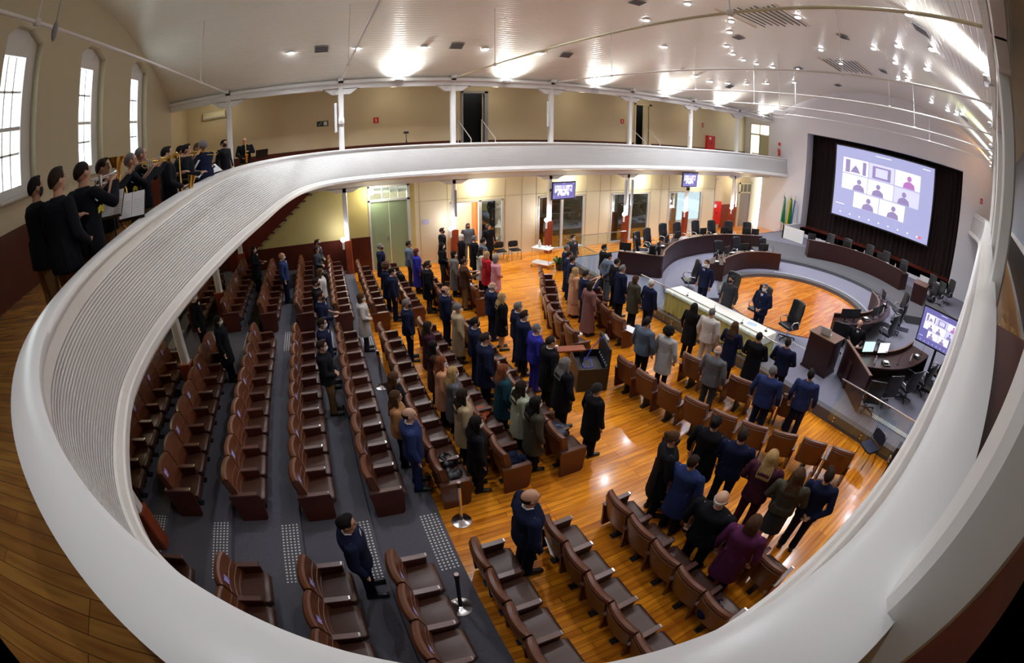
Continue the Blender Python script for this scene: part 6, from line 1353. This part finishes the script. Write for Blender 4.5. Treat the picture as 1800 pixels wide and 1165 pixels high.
# euphonium
x, y, f = BAND[3][:3]; t = thing('euphonium', 'upright brass euphonium with a wide bell raised beside the player', 'euphonium', at_mouth(3, .27, 1.15, -.1), radians(f))
MB().tube([(0, 0, -.25), (-.02, 0, 0), (-.02, .02, .4), (-.01, .03, .6), (0, .03, .72)], [.03, .045, .06, .09, .15], 18, cap=False).obj('bell', M_brass, t, smooth=60)
MB().tube([(0, 0, -.25), (.04, 0, -.32), (.1, 0, -.3), (.12, 0, -.2), (.12, 0, .25), (.09, 0, .32), (.06, 0, .25), (.06, 0, -.15), (.02, .06, -.2)], [.03, .03, .026, .022, .018, .016, .014, .012, .012], 10).obj('tubing', M_brass, t, smooth=60)
v = MB()
for k in range(3): v.cyl((.09, .05 - .04 * k), .018, -.05, .2, 10)
v.obj('valve', M_silver, t, smooth=40)
# small horn of the big balding player
x, y, f = BAND[2][:3]; t = thing('flugelhorn', 'small silver horn held up by the large balding player', 'horn', at_mouth(2, .17, 1.66), radians(f)); MB().tube([(-.03, 0, 0), (.3, 0, 0), (.36, 0, 0), (.4, 0, 0)], [.009, .012, .035, .07], 14, cap=False).tube([(.05, .0, -.02), (.25, 0, -.02), (.27, 0, -.08), (.06, 0, -.08), (.05, 0, -.02)], .01, 8).obj('tubing', M_silver, t, smooth=60); MB().cyl((.14, 0), .03, -.1, .03, 12).obj('valve', M_silver, t)
# clarinet
x, y, f = BAND[9][:3]; t = thing('clarinet', 'black clarinet of the player facing the conductor', 'clarinet', at_mouth(9, .13, 1.68), radians(f)); MB().tube([(0, 0, 0), (.14, 0, -.14), (.36, 0, -.42), (.41, 0, -.48)], [.01, .013, .015, .035], 10).obj('body', M_blackpl, t, smooth=60); MB().tube([(.1, .015, -.1), (.33, .015, -.38)], .004, 5).obj('keys', M_silver, t)
# trombone at the back
x, y, f = BAND[7][:3]; t = thing('trombone', 'brass trombone held by the half-hidden player at the back', 'trombone', at_mouth(7, .13, 1.70), radians(f)); MB().tube([(0, 0, 0), (.9, 0, -.1), (.93, 0, -.15), (.9, 0, -.18), (.1, 0, -.09)], .009, 8).obj('slide', M_brass, t, smooth=60); MB().tube([(-.2, .06, 0), (.2, .06, -.03), (.38, .06, -.05), (.46, .06, -.06)], [.01, .018, .05, .1], 16, cap=False).obj('bell', M_brass, t, smooth=60)
# music stands
def stand(loc, rz, label, tilt=.9, w=.5, h=.34, top=1.15, sheet=True):
    t = thing('music_stand', label, 'music stand', (loc[0], loc[1], GF), rz); MB().tube([(0, 0, .05), (0, 0, top)], .012, 8).obj('column', M_blackpl, t)
    for a in range(3): MB().tube([(0, 0, .25), (.3 * cos(a * 2.1), .3 * sin(a * 2.1), .0)], .01, 6).obj('leg', M_blackpl, t)
    Mx = Matrix.Translation((0, 0, top)) @ Matrix.Rotation(-tilt, 4, 'Y')
    MB().box(-h / 2, h / 2, -w / 2, w / 2, -.012, 0, Mx).box(-h / 2 - .0, -h / 2 + .01, -w / 2, w / 2, 0, .04, Mx).obj('desk', M_blackpl, t)
    if sheet:
        s = thing('sheet_music', 'open white sheet music on the %s' % label.split('music stand')[0].strip() + ' music stand ' + label.split('music stand')[1].strip() if 0 else 'open white ' + label.replace('black music stand', 'sheet music'), 'sheet music', (loc[0], loc[1], GF), rz)
        MB().box(-h / 2 + .005, h / 2 + .03, -w / 2 + .01, -.003, .003, .006, Mx).box(-h / 2 + .005, h / 2 + .03, .003, w / 2 - .01, .003, .006, Mx).obj('page', M_paper, s)
        l = MB()
        for sd in (-1, 1):
            for k in range(9): l.box(-h / 2 + .03 + k * .034, -h / 2 + .036 + k * .034, min(sd * .02, sd * (w / 2 - .03)), max(sd * .02, sd * (w / 2 - .03)), .0062, .0066, Mx)
        l.obj('staves', mat('stave grey', (.45, .46, .5), .8), s)
    return t
stand((-3.72, -12.85), 2.5 - .9, 'black music stand with a tall page beside the big balding player', top=1.28, w=.36, h=.34, tilt=.95)
stand((-3.66, -12.3), 2.4 - .6, 'black music stand with two printed pages close to the white parapet', top=1.16, w=.42, h=.42, tilt=.8)
stand((-4.0, -7.9), 1.5, 'black music stand nearly flat in front of the person looking down', top=1.12, tilt=.25)
stand((-4.0, -5.35), 2.8, 'black music stand behind the conductor', top=1.1, tilt=.7)
stand((-3.2, -.55), -1.2, 'black music stand beside the bald saxophonist', top=1.2, tilt=1.1, sheet=False)
t = MB().box(-.15, .15, -.11, .11, -.003, .003).obj('paper_sheet', M_paper, loc=(-4.05, -7.25, GF + 1.35), rot=(0, -.9, .5)); tag(t, 'loose white sheet of music held by the person looking down', 'paper')
t = thing('wall_switch', 'small switch plate with red tag on the end wall between first and second windows', 'switch', (XA, -9.35, 6.15)); MB().box(0, .02, -.1, .05, -.07, .07).obj('plate', M_whitegloss, t); MB().box(.0, .025, .06, .2, -.03, .05).obj('tag', M_red, t)
struct(MB().box(XA, XA + .03, -21.5, .0, GF, 5.46), 'baseboard_end_gallery', M_wood)
